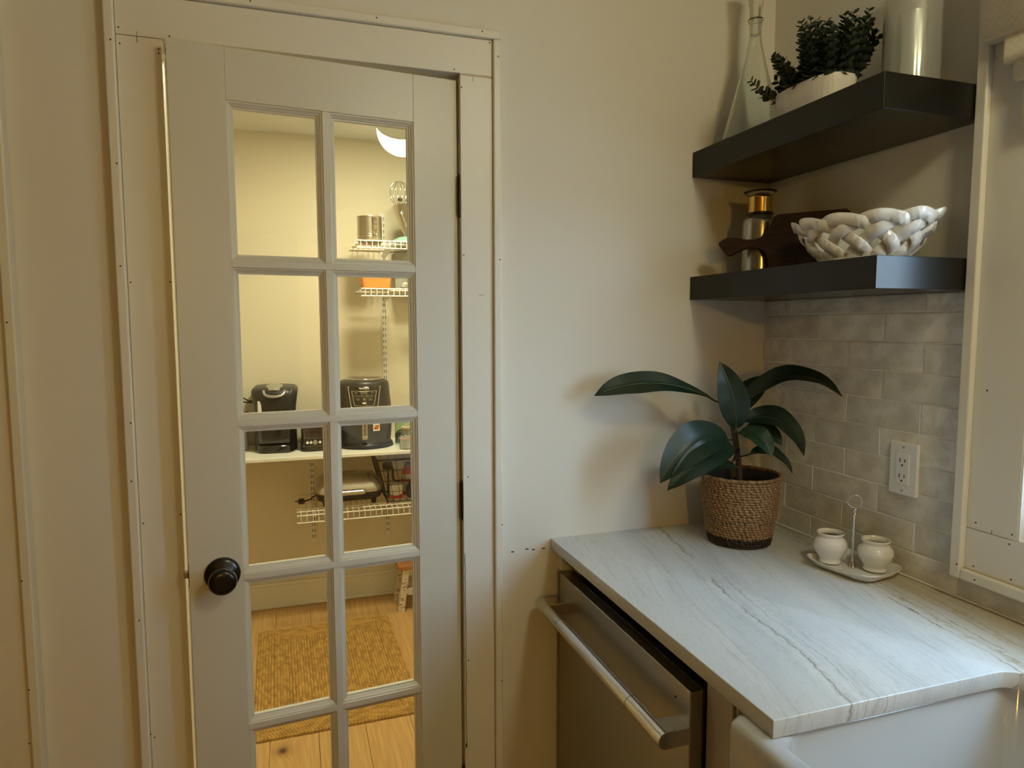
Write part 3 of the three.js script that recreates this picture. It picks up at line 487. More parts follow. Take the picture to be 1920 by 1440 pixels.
{
  // cutting board on its long edge across the corner, handle to the back wall
  const b = thing('cutting_board', 'dark walnut cutting board with shaped handle behind woven bowl', 'cutting board', [1.036, 1.5903, 0.108], Math.atan2(-0.75, 0.67));
  const s = new THREE.Shape();
  s.moveTo(0.131, 0.0); s.lineTo(0.285, 0.0); s.quadraticCurveTo(0.297, 0, 0.297, 0.012); s.lineTo(0.297, 0.124); s.quadraticCurveTo(0.297, 0.137, 0.285, 0.138); s.lineTo(0.145, 0.137);
  s.bezierCurveTo(0.128, 0.136, 0.126, 0.122, 0.122, 0.110); s.bezierCurveTo(0.116, 0.090, 0.102, 0.083, 0.085, 0.081); s.bezierCurveTo(0.062, 0.079, 0.040, 0.092, 0.024, 0.089); s.quadraticCurveTo(0.012, 0.087, 0.003, 0.079); s.quadraticCurveTo(-0.001, 0.075, 0.002, 0.070); s.lineTo(0.020, 0.046); s.quadraticCurveTo(0.024, 0.041, 0.030, 0.044);
  s.bezierCurveTo(0.050, 0.053, 0.066, 0.062, 0.085, 0.060); s.bezierCurveTo(0.106, 0.058, 0.117, 0.046, 0.120, 0.030); s.quadraticCurveTo(0.122, 0.004, 0.131, 0.0);
  const g = extrude(s, 0.014, 0.0025, 3, 24), p = g.attributes.position, uv = g.attributes.uv; for (let i = 0; i < p.count; i++) uv.setXY(i, p.getX(i) / 0.3, p.getY(i) / 0.15);
  part('board', g.translate(0, 0, -0.007), M.walnut, b);
}
{
  // ceramic bowl of interlaced straps, their tops looping over at the rim
  const b = thing('woven_bowl', 'white glazed ceramic bowl of woven straps', 'bowl', [1.1545, 1.5902, 0.448], 0);
  b.rotation.y = Math.PI / 2 + 0.42 - Math.PI;
  const N = 11, D = 2 * Math.PI / N, S = 1.9 * D, Hh = 0.078;
  const surf = (phi, t, o) => { const k = Math.pow(t, 0.85), a = lerp(0.086, 0.142, k) + o, c = lerp(0.050, 0.080, k) + o; return V(a * Math.cos(phi), 0.010 + Hh * t - 0.012 * t * Math.cos(phi) ** 2 * 0, c * Math.sin(phi)); };
  for (let k = 0; k < N; k++) {
    const pts = [], nrm = [], M0 = 90;
    for (let i = 0; i <= M0; i++) {
      const s = lerp(-1, 1, i / M0), phi = k * D + s * S, t = 1 - Math.pow(Math.abs(s), 1.7), j = 2 * S * s / D, o = 0.0046 * Math.tanh(s * 5) * Math.cos(Math.PI * j) * sstep(0, 0.12, t) + 0.004 * Math.exp(-((s / 0.16) ** 2));
      pts.push(surf(phi, t, o)); nrm.push(V(Math.cos(phi) / 1.4, -0.30, Math.sin(phi)).normalize());
    }
    const rings = pts.map((p, i) => {
      const d = pts[Math.min(M0, i + 1)].clone().sub(pts[Math.max(0, i - 1)]).normalize(), side = d.clone().cross(nrm[i]).normalize(), n = side.clone().cross(d).normalize(), out = [];
      for (let q = 0; q < 12; q++) { const a = q / 12 * Math.PI * 2, ca = Math.cos(a), sa = Math.sin(a); out.push(p.clone().addScaledVector(side, 0.0128 * Math.sign(ca) * Math.abs(ca) ** 0.6).addScaledVector(n, 0.0032 * Math.sign(sa) * Math.abs(sa) ** 0.8)); }
      return out;
    });
    part('strap', loft(rings, true, true, 1.2), M.ceramic, b);
  }
  const e = (a, c, y) => { const out = []; for (let i = 0; i < 48; i++) { const q = i / 48 * Math.PI * 2; out.push(V(a * Math.cos(q), y, c * Math.sin(q))); } return out; };
  part('base', loft([e(0.080, 0.045, 0), e(0.087, 0.051, 0.002), e(0.091, 0.055, 0.009), e(0.089, 0.053, 0.015), e(0.080, 0.045, 0.014)], true, true, 1), M.ceramic, b);
}

// ------------------------------------------------------------------ upper floating shelf
{
  const d = thing('decanter', 'clear conical glass decanter with flared stopper', 'decanter', [1.122, 1.9152, 0.115]);
  part('flask', smoothLathe([[0.0001, 0.004], [0.060, 0.0], [0.070, 0.003], [0.0735, 0.012], [0.070, 0.030], [0.056, 0.085], [0.038, 0.155], [0.022, 0.220], [0.0155, 0.255], [0.0150, 0.285], [0.0165, 0.296], [0.0190, 0.299], [0.0188, 0.302], [0.0155, 0.301], [0.0135, 0.296], [0.0130, 0.255], [0.0195, 0.220], [0.0355, 0.155], [0.0535, 0.085], [0.0675, 0.030], [0.0705, 0.013], [0.066, 0.0075], [0.0001, 0.007]], 56, 160), M.bottleGlass, d);
  part('stopper', smoothLathe([[0.0001, 0.262], [0.009, 0.263], [0.0118, 0.270], [0.0128, 0.300], [0.0150, 0.312], [0.0165, 0.335], [0.0215, 0.375], [0.0245, 0.392], [0.0225, 0.400], [0.0001, 0.402]], 40, 90), M.bottleGlass, d);
}
{
  const p = thing('planter', 'leafy green artificial plant in a white ribbed planter', 'potted plant', [1.108, 1.9152, 0.342]);
  const ring = (a, c, y, rib = 1) => { const out = []; for (let i = 0; i < 192; i++) { const q = i / 192 * Math.PI * 2, ca = Math.cos(q), sa = Math.sin(q), k = 1 / Math.pow(Math.abs(ca) ** 3 + Math.abs(sa) ** 3, 1 / 3) * (1 - rib * 0.014 * Math.pow(Math.abs(Math.sin(q * 24)), 8)); out.push(V(c * sa * k, y, a * ca * k)); } return out; };
  part('pot', loft([ring(0.072, 0.036, 0), ring(0.080, 0.041, 0.002), ring(0.090, 0.048, 0.030), ring(0.0945, 0.051, 0.058), ring(0.0945, 0.051, 0.0655, 0.2), ring(0.0905, 0.0475, 0.0665, 0), ring(0.088, 0.045, 0.060, 0), ring(0.080, 0.040, 0.045, 0)], true, true, 0.9), M.planter, p);
  part('soil', ring3(roundRect(-0.044, 0.044, -0.086, 0.086, 0.03), 0.055).length ? loft([ring3(roundRect(-0.040, 0.040, -0.080, 0.080, 0.03), 0.050), ring3(roundRect(-0.043, 0.043, -0.085, 0.085, 0.03), 0.056)], true, true) : null, M.soil, p);
  const rnd = rng(77);
  const leaflet = (pos, dir, out, size) => { // a small round, cupped leaf
    const side = dir.clone().cross(out).normalize(), n = out.clone(), pts = [];
    const P = (x, y, h) => pos.clone().addScaledVector(out, x * size).addScaledVector(side, y * size).addScaledVector(dir, h * size);
    const rimPts = [[0, 0, 0], [0.25, 0.36, 0.10], [0.65, 0.46, 0.20], [1.0, 0.22, 0.30], [1.08, 0, 0.34], [1.0, -0.22, 0.30], [0.65, -0.46, 0.20], [0.25, -0.36, 0.10]].map((q) => P(...q)), c = P(0.55, 0, 0.08), c2 = P(0.55, 0, 0.04);
    for (let i = 0; i < 8; i++) { const a = rimPts[i], b = rimPts[(i + 1) % 8]; pts.push(c, a, b, c2, b, a); }
    const g = new THREE.BufferGeometry().setFromPoints(pts); g.computeVertexNormals(); g.setAttribute('uv', new THREE.BufferAttribute(new Float32Array(pts.length * 2), 2)); return g;
  };
  for (let i = 0; i < 84; i++) {
    const z0 = lerp(-0.082, 0.082, rnd()), x0 = lerp(-0.036, 0.036, rnd()), f = (z0 + 0.082) / 0.164, h = lerp(0.060, 0.135, f) * lerp(0.45, 1.05, rnd());
    const lean = V(x0 * 1.1 + (rnd() - 0.5) * 0.06, h, (z0 > 0 ? 0.5 : 0.28) * z0 + (rnd() - 0.5) * 0.05), a = V(x0, 0.052, z0), b = a.clone().add(lean), m = a.clone().lerp(b, 0.5).add(V((rnd() - 0.5) * 0.02, 0.004, (rnd() - 0.5) * 0.02));
    const curve = new THREE.QuadraticBezierCurve3(a, m, b), geos = [new THREE.TubeGeometry(curve, 8, 0.0010, 5)], n = Math.round(h / 0.0075);
    for (let k = 1; k <= n; k++) { const t = k / n, q = curve.getPoint(t), d = curve.getTangent(t); for (let s = 0; s < 2; s++) { const an = k * 1.57 + s * Math.PI + rnd() * 0.5, o = V(Math.cos(an), 0, Math.sin(an)); o.addScaledVector(d, -o.dot(d)).normalize().addScaledVector(d, 0.35).normalize(); geos.push(leaflet(q, d, o, lerp(0.019, 0.011, t * t) * lerp(0.85, 1.15, rnd()))); } }
    part('sprig', geos, rnd() < 0.3 ? M.sageLight : M.sage, p);
  }
}
{
  const j = thing('glass_canister', 'tall iridescent glass bottle with brass neck beside planter', 'bottle', [1.1915, 1.9152, 0.512]);
  part('body', smoothLathe([[0.0001, 0.004], [0.044, 0], [0.0505, 0.004], [0.052, 0.014], [0.052, 0.100], [0.052, 0.178], [0.049, 0.194], [0.040, 0.204], [0.033, 0.208], [0.033, 0.2075], [0.040, 0.2015], [0.0475, 0.192], [0.0498, 0.178], [0.0498, 0.100], [0.0498, 0.016], [0.047, 0.008], [0.0001, 0.008]], 56, 120), M.hazeGlass, j);
  part('reflection_core', smoothLathe([[0.0001, 0.012], [0.022, 0.011], [0.0265, 0.016], [0.027, 0.060], [0.027, 0.150], [0.025, 0.160], [0.0001, 0.162]], 40, 60), M.iridescent, j);  // bright solid core stands in for the lamp reflection in the glass
  part('collar', lathe([[0.033, 0.207], [0.037, 0.208], [0.0375, 0.212], [0.036, 0.215], [0.036, 0.255], [0.037, 0.257], [0.035, 0.260]], 48), M.brass, j);
  part('lip', lathe([[0.033, 0.2595], [0.036, 0.2615], [0.045, 0.268], [0.049, 0.2705], [0.049, 0.273], [0.043, 0.272], [0.032, 0.266]], 48), M.bottleGlass, j);
}

// ------------------------------------------------------------------ pantry: shelving
const WZ = PZ;                                                       // face of the pantry's back wall
{
  const s = thing('shelf_board', 'white painted shelf board carrying the small kitchen appliances', 'shelf', [0.05, 0.842, 0]);
  part('board', bx(-1.0, 1.0, 0, 0.016, WZ + 0.004, -1.640, 0.002), M.shelfWhite, s);
  for (const x of [0.036, 0.423]) part('bracket', [bx(x - 0.004, x + 0.004, -0.022, -0.001, WZ + 0.012, -1.78, 0.002)], M.standard, s);
}
function standard(x, y0, y1, label) { // slotted upright track
  const s = thing('shelf_standard', label, 'shelf track', [x, y0, WZ + 0.0005], 0, 'slotted white shelf tracks on the pantry wall'), H = y1 - y0;
  part('channel', [bx(-0.0125, 0.0125, 0, H, 0.0035, 0.006), bx(-0.0125, -0.0105, 0, H, 0, 0.0035), bx(0.0105, 0.0125, 0, H, 0, 0.0035)], M.standard, s);
  const slots = []; for (let y = 0.02; y < H - 0.02; y += 0.0318) for (const sx of [-1, 1]) slots.push(bx(sx * 0.0055 - 0.0016, sx * 0.0055 + 0.0016, y, y + 0.0175, 0.0058, 0.0063));
  const m = part('slots', slots, M.hole, s); m.userData.kind = 'stuff';
}
standard(0.473, 0.33, 2.045, 'tall slotted white shelf track behind the air fryer');
standard(0.086, 0.33, 0.840, 'short slotted white shelf track beside the black plug');
function wireShelf(x0, x1, y, label) {
  const s = thing('wire_shelf', label, 'shelf', [0, y, 0], 0, 'white wire shelves in the pantry'), zf = -1.640, zb = WZ + 0.012, r = 0.0034, L = 0.0335;
  part('front_rail', rod(V(x0, 0, zf), V(x1, 0, zf), r), M.wire, s); part('lip_rail', rod(V(x0, -L, zf + 0.003), V(x1, -L, zf + 0.003), r), M.wire, s);
  part('back_rail', rod(V(x0, 0, zb), V(x1, 0, zb), r), M.wire, s); for (const z of [-1.722, -1.770, -1.90]) part('support_rail', rod(V(x0, -0.0035, z), V(x1, -0.0035, z), r), M.wire, s);
  for (let x = x0 + 0.018; x < x1; x += 0.0265) part('wire', [rod(V(x, 0.003, zb), V(x, 0.003, zf + 0.001), 0.0018, 6), rod(V(x, 0.004, zf + 0.0025), V(x, -L - 0.001, zf + 0.0055), 0.0018, 6)], M.wire, s);
  for (const x of x0 < 0.2 ? [0.086, 0.473] : [0.473]) {
    const b = shapeOf([[0, 0.004], [0.36, 0.004], [0.385, -0.001], [0.36, -0.012], [0.05, -0.036], [0, -0.060]]);
    part('bracket', extrude(b, 0.003, 0.0006, 1).rotateY(-Math.PI / 2).translate(x + 0.0015, -0.011, WZ + 0.007), M.standard, s);
  }
  return s;
}
wireShelf(0.302, 1.05, 1.853, 'topmost white wire shelf carrying the flour sifter');
wireShelf(0.318, 1.05, 1.632, 'middle white wire shelf carrying the orange bin');
wireShelf(0.004, 1.05, 0.580, 'lowest white wire shelf carrying the sandwich press');

// ------------------------------------------------------------------ pantry: appliances on the white board
{
  const c = thing('coffee_maker', 'black single serve coffee maker with silver lid handle', 'coffee maker', [-0.080, 0.8583, -1.895], -0.02);
  const rr = (hx, zb, zf, y, r, bow = 0.02) => roundRect(-hx, hx, zb, zf, r, 8).map(([x, z]) => V(x, y, z > 0 ? z + bow * (1 - (x / hx) ** 2) : z));
  part('body', loft([rr(0.092, -0.135, 0.065, 0, 0.02), rr(0.096, -0.138, 0.068, 0.006, 0.025), rr(0.094, -0.138, 0.066, 0.12, 0.03), rr(0.093, -0.138, 0.064, 0.20, 0.03)], true, true, 0.9), M.black, c);
  part('cup_bay', loft([rr(0.078, 0.03, 0.095, 0.045, 0.02, 0.022), rr(0.080, 0.03, 0.100, 0.10, 0.02, 0.024), rr(0.082, 0.03, 0.108, 0.205, 0.02, 0.026)], true, true, 0.9), M.blackGloss, c);
  part('head', loft([rr(0.092, -0.140, 0.100, 0.195, 0.03, 0.022), rr(0.096, -0.142, 0.106, 0.215, 0.035, 0.024), rr(0.103, -0.143, 0.112, 0.265, 0.045, 0.024), rr(0.106, -0.143, 0.112, 0.285, 0.05, 0.022), rr(0.104, -0.140, 0.104, 0.298, 0.05, 0.020), rr(0.090, -0.125, 0.085, 0.309, 0.05, 0.016), rr(0.055, -0.09, 0.045, 0.313, 0.04, 0.01)], true, true, 1.1), M.charcoal, c);
  part('drip_base', loft([rr(0.082, 0.02, 0.105, 0, 0.03, 0.032), rr(0.086, 0.02, 0.110, 0.004, 0.03, 0.034), rr(0.086, 0.02, 0.110, 0.030, 0.03, 0.034), rr(0.082, 0.02, 0.106, 0.036, 0.03, 0.032)], true, true, 0.9), M.blackGloss, c);
  const lid = part('lid', loft([rr(0.040, -0.04, 0.100, 0.292, 0.03, 0.022), rr(0.041, -0.04, 0.104, 0.300, 0.03, 0.024), rr(0.036, -0.03, 0.085, 0.316, 0.03, 0.02), rr(0.02, -0.02, 0.05, 0.319, 0.018, 0.01)], true, true, 1.1), M.silverPlastic, c);
  const arc = []; for (let i = 0; i <= 24; i++) { const a = Math.PI * (i / 24); arc.push(V(-0.047 * Math.cos(a), 0.300 - 0.030 * Math.sin(a) ** 0.6, 0.118 + 0.020 * Math.sin(a))); }
  part('lid_handle', tube(arc, 0.0065, 60, 10).scale(1, 1, 1), M.silverPlastic, lid);
  part('water_gauge', bx(-0.075, -0.058, 0.165, 0.250, 0.106, 0.1235, 0.003), M.standard, c);
  part('button_lights', [0, 1, 2, 3].map((i) => new THREE.SphereGeometry(0.0018, 8, 6).translate(0.072 + i * 0.0025, 0.284 + i * 0.005, 0.122 - i * 0.004)), M.plastic, c);
  const cord = part('power_cord', [tube([V(-0.09, 0.23, -0.10), V(-0.125, 0.235, -0.06), V(-0.165, 0.262, -0.03), V(-0.22, 0.285, -0.05)], 0.0032, 30, 8), tube([V(-0.09, 0.22, -0.10), V(-0.13, 0.228, -0.05), V(-0.17, 0.236, -0.03), V(-0.23, 0.23, -0.06)], 0.0032, 30, 8)], M.rubber, c);
}
{
  const k = thing('canister', 'plain white canister left of the coffee maker', 'canister', [-0.275, 0.8583, -1.93]);
  part('body', smoothLathe([[0.0001, 0], [0.058, 0], [0.063, 0.004], [0.064, 0.02], [0.064, 0.160], [0.063, 0.174], [0.058, 0.178]], 48, 80), M.ceramic, k);
  part('lid', lathe([[0.0645, 0.172], [0.066, 0.174], [0.066, 0.186], [0.060, 0.193], [0.02, 0.196], [0.0001, 0.196]], 48), M.ceramic, k);
}
{
  const t = thing('toaster', 'dark glossy toaster with white round dials', 'toaster', [0.114, 0.8583, -1.86]);
  const rr = (hx, hz, y, r) => ring3(roundRect(-hx, hx, -hz, hz, r, 6), y);
  part('body', loft([rr(0.075, 0.095, 0.010, 0.03), rr(0.080, 0.100, 0.016, 0.034), rr(0.0785, 0.098, 0.150, 0.036), rr(0.075, 0.094, 0.168, 0.036), rr(0.065, 0.083, 0.178, 0.034)], true, true, 1), phy(lin(0.030, 0.018, 0.016), 0.12, { clearcoat: 0.8, clearcoatRoughness: 0.05 }), t);
  part('base', loft([rr(0.068, 0.090, 0, 0.03), rr(0.080, 0.102, 0.002, 0.032), rr(0.082, 0.104, 0.012, 0.034), rr(0.080, 0.102, 0.020, 0.034)], true, true, 0.9), M.black, t);
  const f = part('control_panel', bx(-0.066, 0.066, 0.026, 0.062, 0.096, 0.1015, 0.004), M.blackGloss, t);
  for (const x of [-0.052, -0.036, 0.006, 0.050]) part('button', new THREE.CylinderGeometry(0.0062, 0.0066, 0.004, 24).rotateX(Math.PI / 2).translate(x, 0.044, 0.1025), M.plastic, f);
  part('dial', [new THREE.TorusGeometry(0.0098, 0.0016, 8, 36).translate(-0.0165, 0.044, 0.1030), new THREE.CylinderGeometry(0.0072, 0.0078, 0.006, 24).rotateX(Math.PI / 2).translate(-0.0165, 0.044, 0.1025), bx(-0.0225, -0.0105, 0.0432, 0.0448, 0.1035, 0.1062)].map((g) => g), M.silverPlastic, f);
  part('print', [[-0.052, 0.055], [-0.036, 0.055], [0.006, 0.055], [-0.0165, 0.060], [-0.03, 0.0335]].map(([x, y]) => bx(x - 0.005, x + 0.005, y - 0.0005, y + 0.0005, 0.1012, 0.1018)), M.silverPlastic, f);
  part('lever', [bx(-0.002, 0.002, 0.075, 0.160, 0.0965, 0.0985), bx(-0.014, 0.014, 0.148, 0.158, 0.098, 0.112, 0.003)], M.black, t);
  for (const z of [-0.035, 0.035]) part('bread_slot', bx(-0.055, 0.055, 0.1765, 0.1795, z - 0.014, z + 0.014, 0.001), M.hole, t);
}
{
  const a = thing('air_fryer', 'round black air fryer with silver trimmed control panel', 'air fryer', [0.344, 0.8583, -1.866], -0.10);
  part('body', smoothLathe([[0.0001, 0.150], [0.125, 0.150], [0.1345, 0.153], [0.1355, 0.165], [0.1325, 0.20], [0.1265, 0.26], [0.1235, 0.305], [0.119, 0.322], [0.108, 0.331], [0.088, 0.335], [0.0001, 0.336]], 72, 120), M.charcoal, a);
  part('drawer', smoothLathe([[0.0001, 0.026], [0.118, 0.026], [0.126, 0.032], [0.1300, 0.05], [0.1335, 0.10], [0.1345, 0.140], [0.133, 0.148], [0.10, 0.149]], 72, 90), M.charcoal, a);
  part('base', smoothLathe([[0.0001, 0], [0.130, 0], [0.1375, 0.003], [0.1385, 0.012], [0.134, 0.021], [0.124, 0.027], [0.1, 0.028]], 72, 70), M.black, a);
  part('top_ring', new THREE.TorusGeometry(0.086, 0.006, 12, 72).rotateX(Math.PI / 2).translate(0, 0.337, 0), M.steelPolished, a);
  part('top_vent', lathe([[0.0001, 0.345], [0.05, 0.345], [0.078, 0.342], [0.084, 0.336]], 56), M.blackGloss, a);
  // control panel: a shield-shaped patch bent to the body
  const radius = (y) => (y > 0.26 ? lerp(0.1265, 0.1235, (y - 0.26) / 0.045) : lerp(0.1325, 0.1265, (y - 0.2) / 0.06)) ;
  const pnt = (x, y, o) => { const r = radius(y) + o, an = Math.asin(clamp(x / r, -1, 1)); return V(r * Math.sin(an), y, r * Math.cos(an)); };
  const panelTex = canvasTex(512, 640, (g, w, h) => {
    g.fillStyle = '#0b0b0b'; g.fillRect(0, 0, w, h); g.fillStyle = '#f0ead8'; g.font = 'bold 58px sans-serif'; g.textAlign = 'center'; g.fillText('NINJA', w / 2, 128);
    g.strokeStyle = '#b8b2a2'; g.lineWidth = 9; g.beginPath(); g.moveTo(46, 180); g.lineTo(466, 180); g.lineTo(450, 520); g.quadraticCurveTo(446, 566, 400, 568); g.lineTo(112, 568); g.quadraticCurveTo(66, 566, 62, 520); g.closePath(); g.stroke();
    g.fillStyle = '#5d584b'; g.fillRect(196, 192, 120, 66); g.fillStyle = '#c8c2b0'; g.beginPath(); g.moveTo(150, 176); g.lineTo(362, 176); g.lineTo(330, 196); g.lineTo(182, 196); g.closePath(); g.fill();
    g.strokeStyle = '#8c8778'; g.fillStyle = '#a19b8a'; g.lineWidth = 4; for (const [n, y, dx] of [[4, 312, 92], [3, 400, 116]]) for (let i = 0; i < n; i++) { const x = w / 2 + (i - (n - 1) / 2) * dx; g.strokeRect(x - 36, y - 26, 72, 50); g.beginPath(); g.arc(x, y + 4, 9, 0, 7); g.fill(); g.fillRect(x - 22, y - 18, 44, 5); }
    for (const x of [116, 396]) { g.fillRect(x - 26, 214, 52, 6); g.fillRect(x - 20, 232, 40, 5); }
    g.beginPath(); g.ellipse(w / 2, 494, 44, 26, 0, 0, 7); g.fillStyle = '#c9c3b2'; g.fill();
  });
  const half = (y) => lerp(0.060, 0.077, clamp((y - 0.20) / 0.12)) * (y < 0.215 ? Math.sqrt(clamp(1 - ((0.215 - y) / 0.022) ** 2, 0.25, 1)) : 1);
  const pan = part('control_panel', grid(24, 24, (u, v) => { const y = lerp(0.200, 0.318, v); return pnt((u - 0.5) * 2 * half(y), Math.min(y, 0.318), 0.0022 - 0.012 * sstep(0.300, 0.318, y)); }), phy(0xffffff, 0.2, { map: panelTex, clearcoat: 0.6 }), a);
  const trim = []; for (let i = 0; i <= 60; i++) { const t = i / 60; let x, y; if (t < 0.36) { y = lerp(0.308, 0.214, t / 0.36); x = -half(y) - 0.002; } else if (t > 0.64) { y = lerp(0.214, 0.308, (t - 0.64) / 0.36); x = half(y) + 0.002; } else { const q = (t - 0.36) / 0.28, an = Math.PI * (1 + q); x = 0.064 * Math.sign(Math.cos(an)) * Math.abs(Math.cos(an)) ** 0.6; y = 0.214 + 0.020 * Math.sin(an); } trim.push(pnt(x, y, 0.003)); }
  part('trim', tube(trim, 0.0028, 160, 8), M.steelPolished, pan);
  part('handle', [bx(-0.0135, 0.0135, 0.062, 0.146, 0.136, 0.146, 0.004), bx(-0.0135, 0.0135, 0.050, 0.066, 0.130, 0.149, 0.004)], M.tin, a);
  part('handle_grip', bx(-0.0085, 0.0085, 0.066, 0.140, 0.145, 0.150, 0.003), M.steelPolished, a);
  const st = canvasTex(128, 192, (g, w, h) => { g.fillStyle = '#efe7d2'; g.fillRect(0, 0, w, h); g.fillStyle = '#8a8474'; for (let i = 0; i < 5; i++) g.fillRect(18, 18 + i * 15, 92 - (i % 2) * 18, 5); const r = rng(5); for (let i = 0; i < 60; i++) { g.fillStyle = ['#c8641c', '#a3280f', '#e0a030', '#7a3410'][(r() * 4) | 0]; g.beginPath(); g.arc(20 + r() * 88, 104 + r() * 62, 6 + r() * 8, 0, 7); g.fill(); } g.fillStyle = '#efe7d2'; g.fillRect(0, 176, w, 16); g.fillRect(0, 88, w, 8); g.fillRect(0, 0, 12, h); g.fillRect(w - 12, 0, 12, h); });
  part('sticker', grid(8, 8, (u, v) => { const an = 0.30 + 0.26 * u, y = 0.088 + 0.058 * v; return V(0.1348 * Math.sin(an), y, 0.1348 * Math.cos(an)); }), std(0xffffff, 0.6, { map: st }), a);
  part('foot', bx(-0.012, 0.016, 0.0005, 0.003, 0.128, 0.144), M.charcoal, a);
}
{
  const j = thing('spice_jar', 'small glass jar of white powder beside the air fryer', 'jar', [0.521, 0.8583, -1.690]);
  part('glass', smoothLathe([[0.0001, 0.003], [0.026, 0], [0.0285, 0.003], [0.029, 0.010], [0.029, 0.050], [0.0285, 0.064], [0.022, 0.074], [0.0185, 0.080], [0.0180, 0.096], [0.0195, 0.099], [0.0195, 0.102], [0.0165, 0.102], [0.0165, 0.080], [0.020, 0.073], [0.0265, 0.063], [0.027, 0.010], [0.0001, 0.006]], 40, 110), M.bottleGlass, j);
  part('powder', smoothLathe([[0.0001, 0.0065], [0.0255, 0.0065], [0.0265, 0.010], [0.0265, 0.055], [0.0255, 0.061], [0.012, 0.060], [0.0001, 0.062]], 36, 50), M.powder, j);
  part('label_band', lathe([[0.0292, 0.050], [0.0294, 0.0505], [0.0294, 0.057], [0.0292, 0.0575]], 40), phy(lin(0.62, 0.40, 0.30), 0.6), j);
  part('cap', lathe([[0.0001, 0.110], [0.019, 0.110], [0.0215, 0.1085], [0.0215, 0.100], [0.017, 0.099], [0.0155, 0.078], [0.0001, 0.077]], 36), M.cork, j);
}
{
  const j = thing('glass_jar', 'green glass jar behind the small powder jar', 'jar', [0.549, 0.8583, -1.850]);
  part('glass', smoothLathe([[0.0001, 0.003], [0.050, 0], [0.055, 0.004], [0.056, 0.014], [0.056, 0.090], [0.052, 0.106], [0.043, 0.116], [0.042, 0.128], [0.0445, 0.130], [0.0445, 0.133], [0.0395, 0.133], [0.0395, 0.115], [0.049, 0.104], [0.053, 0.09], [0.053, 0.014], [0.0001, 0.008]], 44, 110), M.greenGlass, j);
  const tw = []; for (let i = 0; i <= 90; i++) { const q = i * 0.42, r = 0.034 + 0.012 * Math.sin(i * 1.3); tw.push(V(r * Math.cos(q), 0.018 + i * 0.00055 + 0.006 * Math.sin(i * 0.9), r * Math.sin(q))); }
  part('herb', tube(tw, 0.0042, 260, 6), std(lin(0.16, 0.22, 0.12), 0.8), j);
  part('lid', lathe([[0.0001, 0.147], [0.046, 0.146], [0.0475, 0.143], [0.0475, 0.1335], [0.044, 0.133]], 40), M.cork, j);
}

// ------------------------------------------------------------------ pantry: lowest wire shelf
{
  const g = thing('sandwich_press', 'brushed steel sandwich press with black base and cord', 'sandwich press', [0.252, 0.5845, -1.835], 0.03);
  const rr = (hx, hz, y, r) => ring3(roundRect(-hx, hx, -hz, hz, r, 8), y);
  part('base', loft([rr(0.125, 0.085, 0.020, 0.04), rr(0.150, 0.108, 0.030, 0.05), rr(0.160, 0.118, 0.052, 0.055), rr(0.158, 0.116, 0.066, 0.055)], true, true, 1), M.black, g);
  part('lid', loft([rr(0.158, 0.117, 0.064, 0.055), rr(0.160, 0.119, 0.070, 0.055), rr(0.156, 0.115, 0.092, 0.055), rr(0.144, 0.103, 0.118, 0.055), rr(0.124, 0.082, 0.136, 0.05), rr(0.095, 0.05, 0.145, 0.035), rr(0.05, 0.02, 0.147, 0.015)], true, true, 1.3), M.pressSteel, g);
  part('handle', [bx(-0.070, 0.070, 0.060, 0.086, 0.118, 0.147, 0.012, 4)], M.steelPolished, g);
  part('lid_groove', [bx(-0.045, 0.045, 0.1462, 0.1480, -0.004, 0.000), bx(-0.04, 0.04, 0.1395, 0.1410, 0.052, 0.055)], M.charcoal, g);
  for (const [x, z] of [[-0.115, 0.075], [0.115, 0.075], [-0.115, -0.075], [0.115, -0.075]]) part('foot', new THREE.CylinderGeometry(0.014, 0.011, 0.023, 16).translate(x, 0.0115, z), M.rubber, g);
  part('power_cord', tube([V(-0.150, 0.045, 0.0), V(-0.170, 0.040, 0.02), V(-0.186, 0.022, 0.0), V(-0.213, 0.014, -0.012)], 0.0035, 40, 8), M.rubber, g);
  part('plug', [bx(-0.240, -0.210, 0.001, 0.026, -0.026, -0.002, 0.006, 3), rod(V(-0.24, 0.014, -0.010), V(-0.255, 0.016, -0.012), 0.0018), rod(V(-0.24, 0.014, -0.018), V(-0.255, 0.016, -0.020), 0.0018)], M.rubber, g);
}
